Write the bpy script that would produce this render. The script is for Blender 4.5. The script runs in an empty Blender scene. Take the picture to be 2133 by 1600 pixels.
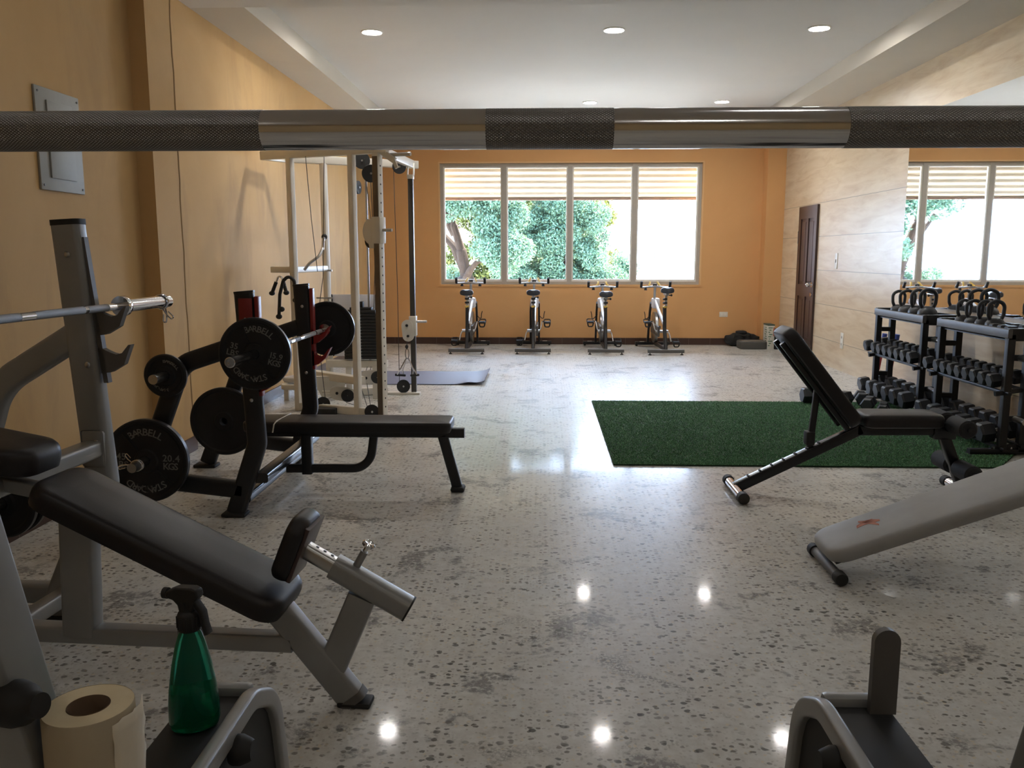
import bpy, bmesh, math, random
from mathutils import Vector, Matrix
import numpy as np

random.seed(7)
R = math.radians
PI = math.pi
C = bpy.context.scene.collection
S = bpy.context.scene

# ------------------------------------------------------------------ camera, sky, sun, exposure
cam_d = bpy.data.cameras.new('camera')
cam = bpy.data.objects.new('camera', cam_d)
C.objects.link(cam)
cam_d.sensor_fit = 'HORIZONTAL'
cam_d.sensor_width = 36.0
cam_d.lens = 1773.0 / 2133.0 * 36.0
cam_d.clip_start = 0.02
cam_d.clip_end = 300
cam.location = (0, 0, 1.4)
cam.rotation_euler = (R(90 - 8.66), 0, R(1.964))
S.camera = cam

world = bpy.data.worlds.new('sky')
S.world = world
world.use_nodes = True
bg = world.node_tree.nodes['Background']
bg.inputs['Color'].default_value = (0.66, 0.86, 1.20, 1)
bg.inputs['Strength'].default_value = 12.0

sun_d = bpy.data.lights.new('sun', 'SUN')
sun_d.energy = 75.0
sun_d.angle = R(0.6)
sun_d.color = (1.0, 0.93, 0.80)
sun = bpy.data.objects.new('sun', sun_d)
C.objects.link(sun)
sun.rotation_euler = (R(-26), R(20), 0)      # high sun, beyond the trees and to one side

portal_d = bpy.data.lights.new('window_daylight', 'AREA')
portal_d.shape = 'RECTANGLE'
portal_d.size = 4.0
portal_d.size_y = 1.84
portal_d.cycles.is_portal = True
portal = bpy.data.objects.new('window_daylight', portal_d)
C.objects.link(portal)
portal.location = (0.437, 13.60, 1.86)
portal.rotation_euler = (R(-90), 0, 0)

S.view_settings.view_transform = 'Standard'
S.view_settings.look = 'None'
S.view_settings.gamma = 1.0
S.view_settings.use_curve_mapping = False
S.view_settings.exposure = 1.0
S.cycles.max_bounces = 10
S.cycles.diffuse_bounces = 6
S.cycles.glossy_bounces = 5
S.cycles.transmission_bounces = 8
S.cycles.transparent_max_bounces = 16
S.cycles.sample_clamp_indirect = 6.0
S.cycles.use_denoising = True

# ------------------------------------------------------------------ mesh helpers
def V(*a):
    return Vector(a)

def fillet(pts, rad, n=6):
    """Round the inner corners of a polyline."""
    pts = [Vector(p) for p in pts]
    out = [pts[0]]
    for i in range(1, len(pts) - 1):
        r = rad[i - 1] if isinstance(rad, (list, tuple)) else rad
        p, a, b = pts[i], pts[i - 1], pts[i + 1]
        d0, d1 = (a - p).normalized(), (b - p).normalized()
        ang = d0.angle(d1)
        if r <= 0 or ang > PI - 0.01:
            out.append(p)
            continue
        t = min(r / math.tan(ang / 2), (a - p).length * 0.49, (b - p).length * 0.49)
        rr = t * math.tan(ang / 2)
        cc = p + (d0 + d1).normalized() * (rr / math.sin(ang / 2))
        s, e = p + d0 * t - cc, p + d1 * t - cc
        tot = s.angle(e)
        for k in range(n + 1):
            f = k / n
            w = (s * math.sin((1 - f) * tot) + e * math.sin(f * tot)) / math.sin(tot)
            out.append(cc + w)
    out.append(pts[-1])
    return out

def rr(w, h, r=0.008, n=3):
    """Rounded rectangle profile."""
    r = min(r, w * 0.49, h * 0.49)
    o = []
    for cx, cy, a0 in ((w/2 - r, h/2 - r, 0), (-w/2 + r, h/2 - r, 90), (-w/2 + r, -h/2 + r, 180), (w/2 - r, -h/2 + r, 270)):
        for k in range(n + 1):
            a = R(a0 + 90 * k / n)
            o.append((cx + r * math.cos(a), cy + r * math.sin(a)))
    return o

def circ(r, n=16):
    return [(r * math.cos(2 * PI * k / n), r * math.sin(2 * PI * k / n)) for k in range(n)]

def frame_m(p, z, x=None):
    """Matrix at p with local Z along z and local X near x."""
    z = Vector(z).normalized()
    x = Vector(x) if x is not None else (V(1, 0, 0) if abs(z.x) < 0.9 else V(0, 1, 0))
    x = (x - z * x.dot(z)).normalized()
    y = z.cross(x)
    m = Matrix((x, y, z)).transposed().to_4x4()
    m.translation = Vector(p)
    return m

W = {}

class MB:
    def __init__(s):
        s.v, s.f = [], []

    def add(s, vs, fs, M=None):
        o = len(s.v)
        s.v += [tuple(M @ Vector(p)) if M is not None else tuple(p) for p in vs]
        s.f += [tuple(i + o for i in f) for f in fs]
        return s

    def box(s, lo, hi, M=None):
        x0, y0, z0 = lo
        x1, y1, z1 = hi
        return s.add([(x0,y0,z0),(x1,y0,z0),(x1,y1,z0),(x0,y1,z0),(x0,y0,z1),(x1,y0,z1),(x1,y1,z1),(x0,y1,z1)],
                     [(0,3,2,1),(4,5,6,7),(0,1,5,4),(1,2,6,5),(2,3,7,6),(3,0,4,7)], M)

    def bbox(s, lo, hi, r=0.005, M=None, seg=2):
        b = bmesh.new()
        m = MB().box(lo, hi)
        vs = [b.verts.new(p) for p in m.v]
        for f in m.f:
            b.faces.new([vs[i] for i in f])
        bmesh.ops.bevel(b, geom=b.edges[:], offset=r, segments=seg, profile=0.5, affect='EDGES')
        b.verts.index_update()
        s.add([v.co[:] for v in b.verts], [[v.index for v in f.verts] for f in b.faces], M)
        b.free()
        return s

    def sweep(s, path, prof, N=None, closed=False, scale=None, M=None, cap=True):
        P = [Vector(p) for p in path]
        n = len(P)
        k = len(prof)
        vs = []
        cur = Vector(N).normalized() if N is not None else None
        for i in range(n):
            ti = (P[i] - P[i-1]).normalized() if (i > 0 or closed) else None
            to = (P[(i+1) % n] - P[i]).normalized() if (i < n - 1 or closed) else None
            ti = ti or to
            to = to or ti
            t = (ti + to)
            t = t.normalized() if t.length > 1e-6 else to
            if N is not None:
                a = Vector(N).normalized()
                b = t.cross(a).normalized()
                mit = 1 / max(0.35, ti.dot(t))
            else:
                if cur is None:
                    cur = t.orthogonal()
                cur = (cur - t * cur.dot(t)).normalized()
                a, b, mit = cur, t.cross(cur), 1.0
            sc = scale[i] if scale else 1.0
            for (u, w) in prof:
                vs.append(P[i] + a * (u * sc) + b * (w * sc * mit))
        fs = []
        for i in range(n if closed else n - 1):
            j = (i + 1) % n
            for q in range(k):
                q2 = (q + 1) % k
                fs.append((i*k + q, i*k + q2, j*k + q2, j*k + q))
        if not closed and cap:
            fs.append(tuple(range(k))[::-1])
            fs.append(tuple(range((n-1)*k, n*k)))
        return s.add(vs, fs, M)

    def cyl(s, a, b, r, n=16, r2=None, M=None):
        return s.sweep([a, b], circ(1.0, n), scale=[r, r if r2 is None else r2], M=M)

    def tube(s, path, r, n=8, rad=0, M=None):
        return s.sweep(fillet(path, rad) if rad else path, circ(r, n), M=M)

    def bar(s, a, b, w, h, N, r=0.006, M=None):
        return s.sweep([a, b], rr(w, h, r), N=N, M=M)

    def lathe(s, prof, n=32, M=None, sx=1.0, sy=1.0, cap=True):
        vs, fs = [], []
        m = len(prof)
        for (r, z) in prof:
            for k in range(n):
                a = 2 * PI * k / n
                vs.append((r * math.cos(a) * sx, r * math.sin(a) * sy, z))
        for i in range(m - 1):
            for k in range(n):
                k2 = (k + 1) % n
                fs.append((i*n + k, i*n + k2, (i+1)*n + k2, (i+1)*n + k))
        if cap and prof[0] != prof[-1]:
            if prof[0][0] > 1e-6: fs.append(tuple(range(n))[::-1])
            if prof[-1][0] > 1e-6: fs.append(tuple(range((m-1)*n, m*n)))
        return s.add(vs, fs, M)

    def prism(s, poly, t, M=None):
        k = len(poly)
        vs = [(x, y, -t/2) for x, y in poly] + [(x, y, t/2) for x, y in poly]
        fs = [tuple(range(k))[::-1], tuple(range(k, 2*k))]
        fs += [(q, (q+1) % k, k + (q+1) % k, k + q) for q in range(k)]
        return s.add(vs, fs, M)

    def pad(s, L, Wd, T, rc=0.05, e=0.02, M=None, taper=1.0, crown=0.006):
        """Upholstered pad: x along the length, y across, z up from the underside; taper = far width / near width."""
        lev = [(e*0.5, 0.0), (0.004, 0.006), (0.0, T*0.35)]
        for q in range(5):
            a = PI/2 * q / 4
            lev.append((e * (1 - math.cos(a)), T - e + e * math.sin(a)))
        lev += [(e + 0.02, T + crown*0.5), (min(L, Wd) * 0.35, T + crown)]
        vs, fs, k = [], [], 0
        for ins, z in lev:
            pr = rr(L - 2*ins, Wd - 2*ins, max(rc - ins, 0.004), 7)
            k = len(pr)
            for x, y in pr:
                f = 1 + (taper - 1) * (x / L + 0.5)
                vs.append((x, y * f, z))
        for i in range(len(lev) - 1):
            for q in range(k):
                q2 = (q + 1) % k
                fs.append((i*k + q, i*k + q2, (i+1)*k + q2, (i+1)*k + q))
        fs.append(tuple(range(k))[::-1])
        fs.append(tuple(range((len(lev)-1)*k, len(lev)*k)))
        return s.add(vs, fs, M)

    def ball(s, c, r, sc=(1, 1, 1), n=16, M=None):
        pr = [(r * math.sin(PI * k / 10), -r * math.cos(PI * k / 10)) for k in range(11)]
        pr[0] = (1e-7, -r); pr[-1] = (1e-7, r)
        m = Matrix.Translation(Vector(c)) @ Matrix.Diagonal((sc[0], sc[1], sc[2], 1))
        return s.lathe(pr, n, (M @ m) if M is not None else m)

    def build(s, name, mat, parent=None, world=True, ang=38, kind=None):
        me = bpy.data.meshes.new(name)
        vs = s.v
        if parent is not None and world:
            inv = W[parent].inverted()
            vs = [tuple(inv @ Vector(p)) for p in vs]
        me.from_pydata(vs, [], s.f)
        b = bmesh.new()
        b.from_mesh(me)
        bmesh.ops.recalc_face_normals(b, faces=b.faces[:])
        b.to_mesh(me)
        b.free()
        me.materials.append(mat)
        if ang:
            me.shade_smooth()
            me.set_sharp_from_angle(angle=R(ang))
        o = bpy.data.objects.new(name, me)
        C.objects.link(o)
        if parent is not None:
            o.parent = parent
            W[o] = W[parent]
        else:
            W[o] = Matrix()
        if kind:
            o['kind'] = kind
        return o

def tag(o, label, cat, group=None, kind=None):
    o['label'] = label
    o['category'] = cat
    if group: o['group'] = group
    if kind: o['kind'] = kind
    return o

def thing(name, label, cat, loc=(0, 0, 0), rz=0.0, group=None):
    o = bpy.data.objects.new(name, None)
    o.empty_display_size = 0.05
    C.objects.link(o)
    o.location = loc
    o.rotation_euler = (0, 0, rz)
    W[o] = Matrix.Translation(Vector(loc)) @ Matrix.Rotation(rz, 4, 'Z')
    return tag(o, label, cat, group)

def recenter(o, p):
    """Move a single-mesh thing's origin to p."""
    o.data.transform(Matrix.Translation(-Vector(p)))
    o.location = p
    return o

def copy_tree(o, parent=None):
    c = o.copy()
    C.objects.link(c)
    if parent is not None: c.parent = parent
    for ch in [x for x in bpy.data.objects if x.parent == o]:
        copy_tree(ch, c)
    return c

KIDS = {}
def dup(root, loc, label, rz=None, group=None):
    c = copy_tree(root)
    c.location = loc
    if rz is not None: c.rotation_euler = (0, 0, rz)
    c['label'] = label
    if group: c['group'] = group
    return c

# ------------------------------------------------------------------ materials
def principled(name, col, rough=0.5, metal=0.0, spec=0.5, **kw):
    m = bpy.data.materials.new(name)
    m.use_nodes = True
    b = m.node_tree.nodes['Principled BSDF']
    b.inputs['Base Color'].default_value = (*col, 1)
    b.inputs['Roughness'].default_value = rough
    b.inputs['Metallic'].default_value = metal
    b.inputs['Specular IOR Level'].default_value = spec
    for k, v in kw.items():
        b.inputs[k.replace('_', ' ')].default_value = v
    return m

def nd(m, t, **kw):
    n = m.node_tree.nodes.new(t)
    for k, v in kw.items():
        if hasattr(n, k): setattr(n, k, v)
        else: n.inputs[k].default_value = v
    return n

def lk(m, a, b):
    m.node_tree.links.new(a, b)

def ramp(m, fac, stops):
    r = nd(m, 'ShaderNodeValToRGB')
    e = r.color_ramp.elements
    e[0].position, e[0].color = stops[0][0], (*stops[0][1], 1)
    e[1].position, e[1].color = stops[-1][0], (*stops[-1][1], 1)
    for p, c in stops[1:-1]:
        x = e.new(p)
        x.color = (*c, 1)
    lk(m, fac, r.inputs['Fac'])
    return r.outputs['Color']

def g(v):
    return (v, v, v)

def mixc(m, fac, a, b, mode='MIX'):
    x = nd(m, 'ShaderNodeMix', data_type='RGBA', blend_type=mode)
    for inp, val in ((x.inputs['Factor'], fac), (x.inputs[6], a), (x.inputs[7], b)):
        if isinstance(val, (int, float)): inp.default_value = val
        elif isinstance(val, tuple): inp.default_value = (*val, 1)
        else: lk(m, val, inp)
    return x.outputs[2]

def noise(m, co, scale, detail=4, rough=0.55, dist=0.0):
    n = nd(m, 'ShaderNodeTexNoise')
    n.inputs['Scale'].default_value = scale
    n.inputs['Detail'].default_value = detail
    n.inputs['Roughness'].default_value = rough
    n.inputs['Distortion'].default_value = dist
    if co is not None: lk(m, co, n.inputs['Vector'])
    return n.outputs['Fac']

def coords(m, scale=None):
    t = nd(m, 'ShaderNodeTexCoord').outputs['Object']
    if scale:
        mp = nd(m, 'ShaderNodeMapping')
        mp.inputs['Scale'].default_value = scale
        lk(m, t, mp.inputs['Vector'])
        t = mp.outputs['Vector']
    return t

def bsdf(m):
    return m.node_tree.nodes['Principled BSDF']

def bump(m, h, strength=0.2, dist=0.01):
    b = nd(m, 'ShaderNodeBump')
    b.inputs['Strength'].default_value = strength
    b.inputs['Distance'].default_value = dist
    lk(m, h, b.inputs['Height'])
    lk(m, b.outputs['Normal'], bsdf(m).inputs['Normal'])

def math2(m, op, a, b=None):
    n = nd(m, 'ShaderNodeMath', operation=op)
    for i, v in enumerate((a, b)):
        if v is None: continue
        if isinstance(v, (int, float)): n.inputs[i].default_value = v
        else: lk(m, v, n.inputs[i])
    return n.outputs[0]

def paint(name, c1, c2, rough=0.6, scale=1.2, stain=None):
    m = principled(name, c1, rough, spec=0.06)
    co = coords(m)
    f = ramp(m, noise(m, co, scale, 5, 0.6, 0.6), [(0.35, g(0)), (0.68, g(1))])
    col = mixc(m, f, c1, c2)
    if stain:
        co2 = coords(m, (1, 1.2, 0.35))
        s = ramp(m, noise(m, co2, 1.7, 8, 0.62, 0.8), [(0.52, g(0)), (0.72, g(0.75))])
        col = mixc(m, s, col, stain)
    lk(m, col, bsdf(m).inputs['Base Color'])
    bump(m, noise(m, co, 60, 4), 0.12, 0.004)
    return m

def metal_paint(name, col, rough=0.38, var=0.15, spec=0.5, metal=0.0):
    m = principled(name, col, rough, metal, spec)
    co = coords(m)
    f = noise(m, co, 9, 5, 0.6)
    lk(m, mixc(m, f, tuple(c * (1 - var) for c in col), tuple(min(1, c * (1 + var)) for c in col)), bsdf(m).inputs['Base Color'])
    return m

MAT = {}
# floor: polished terrazzo with dark pebbles and grey stains
def terrazzo():
    m = principled('polished_terrazzo', (0.4, 0.35, 0.28), 0.14, spec=0.08)
    co = coords(m)
    wob = nd(m, 'ShaderNodeTexNoise'); wob.inputs['Scale'].default_value = 40; wob.inputs['Detail'].default_value = 3
    lk(m, co, wob.inputs['Vector'])
    va = nd(m, 'ShaderNodeVectorMath', operation='MULTIPLY_ADD')
    lk(m, wob.outputs['Color'], va.inputs[0]); va.inputs[1].default_value = (0.016, 0.016, 0.0); lk(m, co, va.inputs[2])
    wco = va.outputs[0]
    def pebbles(scale, prob, r0, r1, sx=1.0):
        mp = nd(m, 'ShaderNodeMapping'); mp.inputs['Scale'].default_value = (1.0, sx, 1.0)
        mp.inputs['Location'].default_value = (scale * 0.37, scale * 0.11, 0.5)
        lk(m, wco, mp.inputs['Vector'])
        v = nd(m, 'ShaderNodeTexVoronoi', voronoi_dimensions='2D'); v.inputs['Scale'].default_value = scale
        lk(m, mp.outputs['Vector'], v.inputs['Vector'])
        d = ramp(m, v.outputs['Distance'], [(r0, g(1)), (r1, g(0))])
        sep = nd(m, 'ShaderNodeSeparateColor'); lk(m, v.outputs['Color'], sep.inputs[0])
        p = math2(m, 'GREATER_THAN', sep.outputs[0], 1 - prob)
        return math2(m, 'MULTIPLY', d, p), sep.outputs[1]
    base = mixc(m, ramp(m, noise(m, co, 0.7, 5, 0.6, 0.8), [(0.35, g(0)), (0.65, g(1))]), (0.60, 0.61, 0.60), (0.68, 0.67, 0.62))
    base = mixc(m, ramp(m, noise(m, co, 22, 4, 0.7), [(0.35, g(0)), (0.7, g(1))]), base, mixc(m, 1.0, base, (0.80, 0.78, 0.76), 'MULTIPLY'))
    l1, c1 = pebbles(55, 0.10, 0.24, 0.32)
    base = mixc(m, math2(m, 'MULTIPLY', l1, 0.7), base, (0.62, 0.55, 0.42))
    dens = ramp(m, noise(m, co, 4.5, 4, 0.7), [(0.36, g(0.15)), (0.56, g(1.0))])
    p1, q1 = pebbles(36, 0.30, 0.24, 0.33, 1.35)
    p2, q2 = pebbles(21, 0.15, 0.20, 0.28, 1.25)
    p3, q3 = pebbles(75, 0.28, 0.24, 0.36)
    dark = mixc(m, q1, (0.040, 0.035, 0.028), (0.13, 0.11, 0.085))
    base = mixc(m, math2(m, 'MULTIPLY', math2(m, 'MULTIPLY', p3, dens), 0.40), base, (0.16, 0.14, 0.115))
    base = mixc(m, math2(m, 'MULTIPLY', math2(m, 'MULTIPLY', p1, dens), 0.82), base, dark)
    base = mixc(m, math2(m, 'MULTIPLY', math2(m, 'MULTIPLY', p2, dens), 0.85), base, (0.055, 0.05, 0.042))
    s1 = ramp(m, noise(m, co, 2.6, 9, 0.68, 0.5), [(0.565, g(0)), (0.615, g(1))])
    s2 = ramp(m, noise(m, co, 38, 4, 0.7), [(0.38, g(0)), (0.50, g(1))])
    base = mixc(m, math2(m, 'MULTIPLY', math2(m, 'MULTIPLY', s1, s2), 0.72), base, (0.13, 0.125, 0.125))
    crk = math2(m, 'ABSOLUTE', math2(m, 'SUBTRACT', noise(m, co, 1.15, 2, 0.5, 0.3), 0.5))
    crk = ramp(m, crk, [(0.0, g(1)), (0.016, g(0))])
    msk = ramp(m, noise(m, co, 2.1, 3, 0.6), [(0.54, g(0)), (0.62, g(1))])
    spk = ramp(m, noise(m, co, 90, 3, 0.7), [(0.46, g(0)), (0.54, g(1))])
    base = mixc(m, math2(m, 'MULTIPLY', math2(m, 'MULTIPLY', crk, msk), math2(m, 'MULTIPLY', spk, 0.8)), base, (0.09, 0.085, 0.08))
    lk(m, base, bsdf(m).inputs['Base Color'])
    lk(m, ramp(m, noise(m, co, 1.8, 5, 0.6), [(0.3, g(0.26)), (0.7, g(0.36))]), bsdf(m).inputs['Roughness'])
    bsdf(m).inputs['Coat Weight'].default_value = 0.16
    bsdf(m).inputs['Coat Roughness'].default_value = 0.07
    bump(m, noise(m, co, 7, 3, 0.5), 0.06, 0.01)
    return m

MAT['floor'] = terrazzo()
MAT['wall_back'] = paint('orange_paint', (0.68, 0.385, 0.170), (0.72, 0.42, 0.19), 0.6, 0.8)
MAT['wall_left'] = paint('faded_ochre_paint', (0.56, 0.365, 0.165), (0.61, 0.41, 0.20), 0.65, 1.0, stain=(0.45, 0.30, 0.15))
MAT['white'] = paint('white_ceiling_paint', (0.70, 0.675, 0.635), (0.73, 0.705, 0.665), 0.7, 0.7)
MAT['beige'] = paint('beige_soffit_paint', (0.62, 0.575, 0.50), (0.66, 0.61, 0.53), 0.7, 0.7)
MAT['darkwall'] = principled('rear_wall_paint', (0.52, 0.38, 0.20), 0.7)

def brown_tile():
    m = principled('brown_tile', (0.06, 0.032, 0.024), 0.3)
    co = coords(m)
    b = nd(m, 'ShaderNodeTexBrick')
    b.offset = 0.0
    for k, v in (('Scale', 1.0), ('Mortar Size', 0.003), ('Brick Width', 0.33), ('Row Height', 1.0)):
        b.inputs[k].default_value = v
    b.inputs['Color1'].default_value = (0.060, 0.030, 0.023, 1)
    b.inputs['Color2'].default_value = (0.075, 0.038, 0.028, 1)
    b.inputs['Mortar'].default_value = (0.15, 0.12, 0.1, 1)
    lk(m, co, b.inputs['Vector'])
    lk(m, b.outputs['Color'], bsdf(m).inputs['Base Color'])
    return m
MAT['basetile'] = brown_tile()

def plank_tile():
    m = principled('cream_plank_tile', (0.62, 0.52, 0.38), 0.28, spec=0.5)
    co = coords(m)
    sep = nd(m, 'ShaderNodeSeparateXYZ'); lk(m, co, sep.inputs[0])
    z = math2(m, 'DIVIDE', math2(m, 'SUBTRACT', sep.outputs[2], 0.33), 0.4335)
    fr = math2(m, 'FRACT', z)
    line = math2(m, 'LESS_THAN', math2(m, 'ABSOLUTE', math2(m, 'SUBTRACT', fr, 0.5)), 0.4925)
    line = math2(m, 'MAXIMUM', line, math2(m, 'GREATER_THAN', sep.outputs[2], 2.3))
    row = math2(m, 'FLOOR', z)
    cmb = nd(m, 'ShaderNodeCombineXYZ'); lk(m, sep.outputs[1], cmb.inputs[1]); lk(m, row, cmb.inputs[0])
    zz = math2(m, 'MULTIPLY', sep.outputs[2], 7.0); lk(m, zz, cmb.inputs[2])
    gr = ramp(m, noise(m, cmb.outputs[0], 1.6, 7, 0.62, 0.7), [(0.30, (0.56, 0.42, 0.275)), (0.5, (0.66, 0.54, 0.385)), (0.72, (0.74, 0.63, 0.475))])
    col = mixc(m, line, (0.30, 0.24, 0.17), gr)
    lk(m, col, bsdf(m).inputs['Base Color'])
    bump(m, line, 0.4, 0.003)
    return m
MAT['tile'] = plank_tile()

MAT['black'] = metal_paint('black_powder_coat', (0.012, 0.012, 0.014), 0.42)
MAT['blackgloss'] = metal_paint('black_gloss_paint', (0.010, 0.011, 0.014), 0.25)
MAT['grey'] = metal_paint('silver_grey_paint', (0.275, 0.28, 0.28), 0.36, 0.12, 0.5, 0.3)
MAT['greydark'] = metal_paint('dark_grey_paint', (0.10, 0.095, 0.09), 0.45)
MAT['cream'] = metal_paint('cream_white_paint', (0.66, 0.62, 0.54), 0.4, 0.08)
MAT['red'] = metal_paint('red_plastic', (0.22, 0.012, 0.012), 0.4)
MAT['rubber'] = metal_paint('black_rubber', (0.014, 0.014, 0.014), 0.65)
MAT['chrome'] = principled('chrome', (0.72, 0.72, 0.74), 0.12, 1.0)
MAT['steel'] = metal_paint('brushed_steel', (0.50, 0.50, 0.50), 0.28, 0.2, 0.5, 1.0)
MAT['iron'] = metal_paint('cast_iron', (0.020, 0.020, 0.022), 0.55, 0.3, 0.25)
MAT['ironrim'] = metal_paint('worn_iron_rim', (0.05, 0.05, 0.053), 0.36, 0.3, 0.6, 0.3)
MAT['letter'] = principled('grey_lettering', (0.17, 0.17, 0.17), 0.5)
MAT['foam'] = metal_paint('black_foam', (0.016, 0.016, 0.018), 0.75)
MAT['kettle'] = metal_paint('kettlebell_iron', (0.035, 0.037, 0.042), 0.45)
MAT['hexrub'] = metal_paint('hex_rubber', (0.020, 0.022, 0.026), 0.45)
MAT['hexend'] = metal_paint('hex_face_rubber', (0.050, 0.056, 0.068), 0.5)
MAT['dkbrown'] = metal_paint('dark_brown_door', (0.055, 0.032, 0.030), 0.3, 0.25)
MAT['plastic_white'] = principled('white_plastic', (0.75, 0.72, 0.64), 0.4)
MAT['alu'] = metal_paint('aluminium_frame', (0.44, 0.41, 0.36), 0.45, 0.1)
MAT['sash'] = principled('white_sash', (0.82, 0.80, 0.74), 0.45)
MAT['panelgrey'] = metal_paint('galvanised_panel', (0.33, 0.33, 0.30), 0.6, 0.12, 0.5, 0.2)
MAT['yellow'] = principled('yellow_elbow_rest', (0.62, 0.42, 0.08), 0.5)
MAT['bikewhite'] = principled('white_bike_frame', (0.72, 0.73, 0.78), 0.3)
MAT['blue'] = principled('blue_rubber', (0.07, 0.11, 0.42), 0.5)
MAT['pink'] = principled('red_foam', (0.50, 0.09, 0.10), 0.6)
MAT['orange_mark'] = principled('orange_mark', (0.42, 0.12, 0.045), 0.6)
MAT['rope'] = principled('steel_cable', (0.05, 0.05, 0.05), 0.5)

def leather(name, c, rough=0.38):
    m = principled(name, c, rough, spec=0.38)
    co = coords(m)
    f = noise(m, co, 5, 5, 0.6)
    lk(m, mixc(m, f, tuple(x * 0.8 for x in c), tuple(x * 1.2 for x in c)), bsdf(m).inputs['Base Color'])
    bump(m, noise(m, co, 260, 3), 0.12, 0.002)
    return m
MAT['vinyl'] = leather('black_vinyl', (0.014, 0.012, 0.013), 0.42)
MAT['vinylgrey'] = leather('grey_brown_vinyl', (0.34, 0.34, 0.335), 0.55)

def knurl():
    m = principled('knurled_steel', (0.42, 0.42, 0.43), 0.30, 1.0)
    co = coords(m)
    sp = nd(m, 'ShaderNodeSeparateXYZ'); lk(m, co, sp.inputs[0])
    th = math2(m, 'ARCTAN2', sp.outputs[2], sp.outputs[1])
    kx = math2(m, 'MULTIPLY', sp.outputs[0], 2 * PI / 0.0026)
    mt = math2(m, 'MULTIPLY', th, 44.0)
    a = math2(m, 'SINE', math2(m, 'ADD', kx, mt))
    b = math2(m, 'SINE', math2(m, 'SUBTRACT', kx, mt))
    h = math2(m, 'MULTIPLY', math2(m, 'ADD', a, 1.0), math2(m, 'ADD', b, 1.0))
    bump(m, h, 0.55, 0.0008)
    col = mixc(m, math2(m, 'MULTIPLY', h, 0.3), (0.16, 0.155, 0.15), (0.52, 0.52, 0.52))
    lk(m, col, bsdf(m).inputs['Base Color'])
    return m
MAT['knurl'] = knurl()

def glass_mat():
    m = bpy.data.materials.new('window_glass')
    m.use_nodes = True
    nt = m.node_tree
    nt.nodes.clear()
    out = nt.nodes.new('ShaderNodeOutputMaterial')
    mx = nt.nodes.new('ShaderNodeMixShader')
    tr = nt.nodes.new('ShaderNodeBsdfTransparent')
    gl = nt.nodes.new('ShaderNodeBsdfGlossy')
    gl.inputs['Roughness'].default_value = 0.02
    fr = nt.nodes.new('ShaderNodeFresnel')
    fr.inputs['IOR'].default_value = 1.45
    nt.links.new(fr.outputs[0], mx.inputs[0])
    nt.links.new(tr.outputs[0], mx.inputs[1])
    nt.links.new(gl.outputs[0], mx.inputs[2])
    nt.links.new(mx.outputs[0], out.inputs[0])
    return m
MAT['glass'] = glass_mat()
MAT['mirror'] = principled('mirror_silver', (0.90, 0.92, 0.92), 0.015, 1.0)

def emit(name, col, st):
    m = principled(name, (0.8, 0.8, 0.8), 0.5)
    bsdf(m).inputs['Emission Color'].default_value = (*col, 1)
    bsdf(m).inputs['Emission Strength'].default_value = st
    return m
MAT['lamp'] = emit('lit_diffuser', (1.0, 0.97, 0.94), 150.0)
MAT['fill_near'] = emit('fill_diffuser_near', (1.0, 0.97, 0.94), 20.0)  # low strength for the unseen rows added over the near room
MAT['fill_rear'] = emit('fill_diffuser_rear', (1.0, 0.95, 0.86), 45.0)

# ------------------------------------------------------------------ the room
XL, XR, YB, YF = -2.61, 3.63, 13.37, -4.0
def struct(name, mb, m, ang=0):
    return mb.build(name, m, None, ang=ang, kind='structure')

struct('floor', MB().box((XL - 0.2, YF, -0.2), (XR + 0.2, YB + 0.2, 0)), MAT['floor'])
struct('wall_left', MB().box((XL - 0.2, YF, 0), (XL, YB + 0.2, 3.6)), MAT['wall_left'])
struct('wall_right', MB().box((XR, YF, 0), (XR + 0.2, YB + 0.2, 3.6)), MAT['tile'])
struct('wall_front', MB().box((XL - 0.2, YF - 0.2, 0), (XR + 0.2, YF, 3.6)), MAT['darkwall'])
WX0, WX1, WZ0, WZ1 = -1.575, 2.45, 0.93, 2.785
mb = MB()
mb.box((XL, YB, 0), (WX0, YB + 0.2, 3.6)).box((WX1, YB, 0), (XR, YB + 0.2, 3.6))
mb.box((WX0, YB, 0), (WX1, YB + 0.2, WZ0)).box((WX0, YB, WZ1), (WX1, YB + 0.2, 3.6))
struct('wall_back', mb, MAT['wall_back'])
struct('ceiling', MB().box((XL - 0.2, 6.2, 3.36), (XR + 0.2, YB + 0.2, 3.6)), MAT['white'])
struct('trim_1', MB().box((XL, 6.55, 3.2), (-2.2, YB, 3.36)), MAT['beige'])          # left soffit
struct('trim_2', MB().box((3.06, 6.55, 3.2), (XR, YB, 3.36)), MAT['beige'])          # right soffit
struct('trim_3', MB().box((XL - 0.2, YF, 3.2), (XR + 0.2, 6.55, 3.6)), MAT['white'])  # lower ceiling of the near bay
struct('trim_4', MB().box((XL, 5.55, 0), (-2.5, 5.955, 3.2)), MAT['wall_left'])       # pilaster
struct('trim_5', MB().box((3.36, 13.12, 0), (XR, YB, 3.2)), MAT['wall_back'])         # corner pilaster
mb = MB().box((XL, YF, 0), (XL + 0.012, 5.55, 0.105)).box((XL, 5.955, 0), (XL + 0.012, YB, 0.105)).box((XL, 5.535, 0), (-2.488, 5.967, 0.105))
bl = struct('baseboard_left', mb, MAT['basetile'])
struct('baseboard_back', MB().box((XL, YB - 0.012, 0), (3.36, YB, 0.105)).box((3.348, 13.108, 0), (XR, 13.12, 0.105)), MAT['basetile'])
MAT['edge_shade'] = principled('pilaster_edge_shade', (0.27, 0.17, 0.08), 0.9, spec=0.05)
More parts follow.
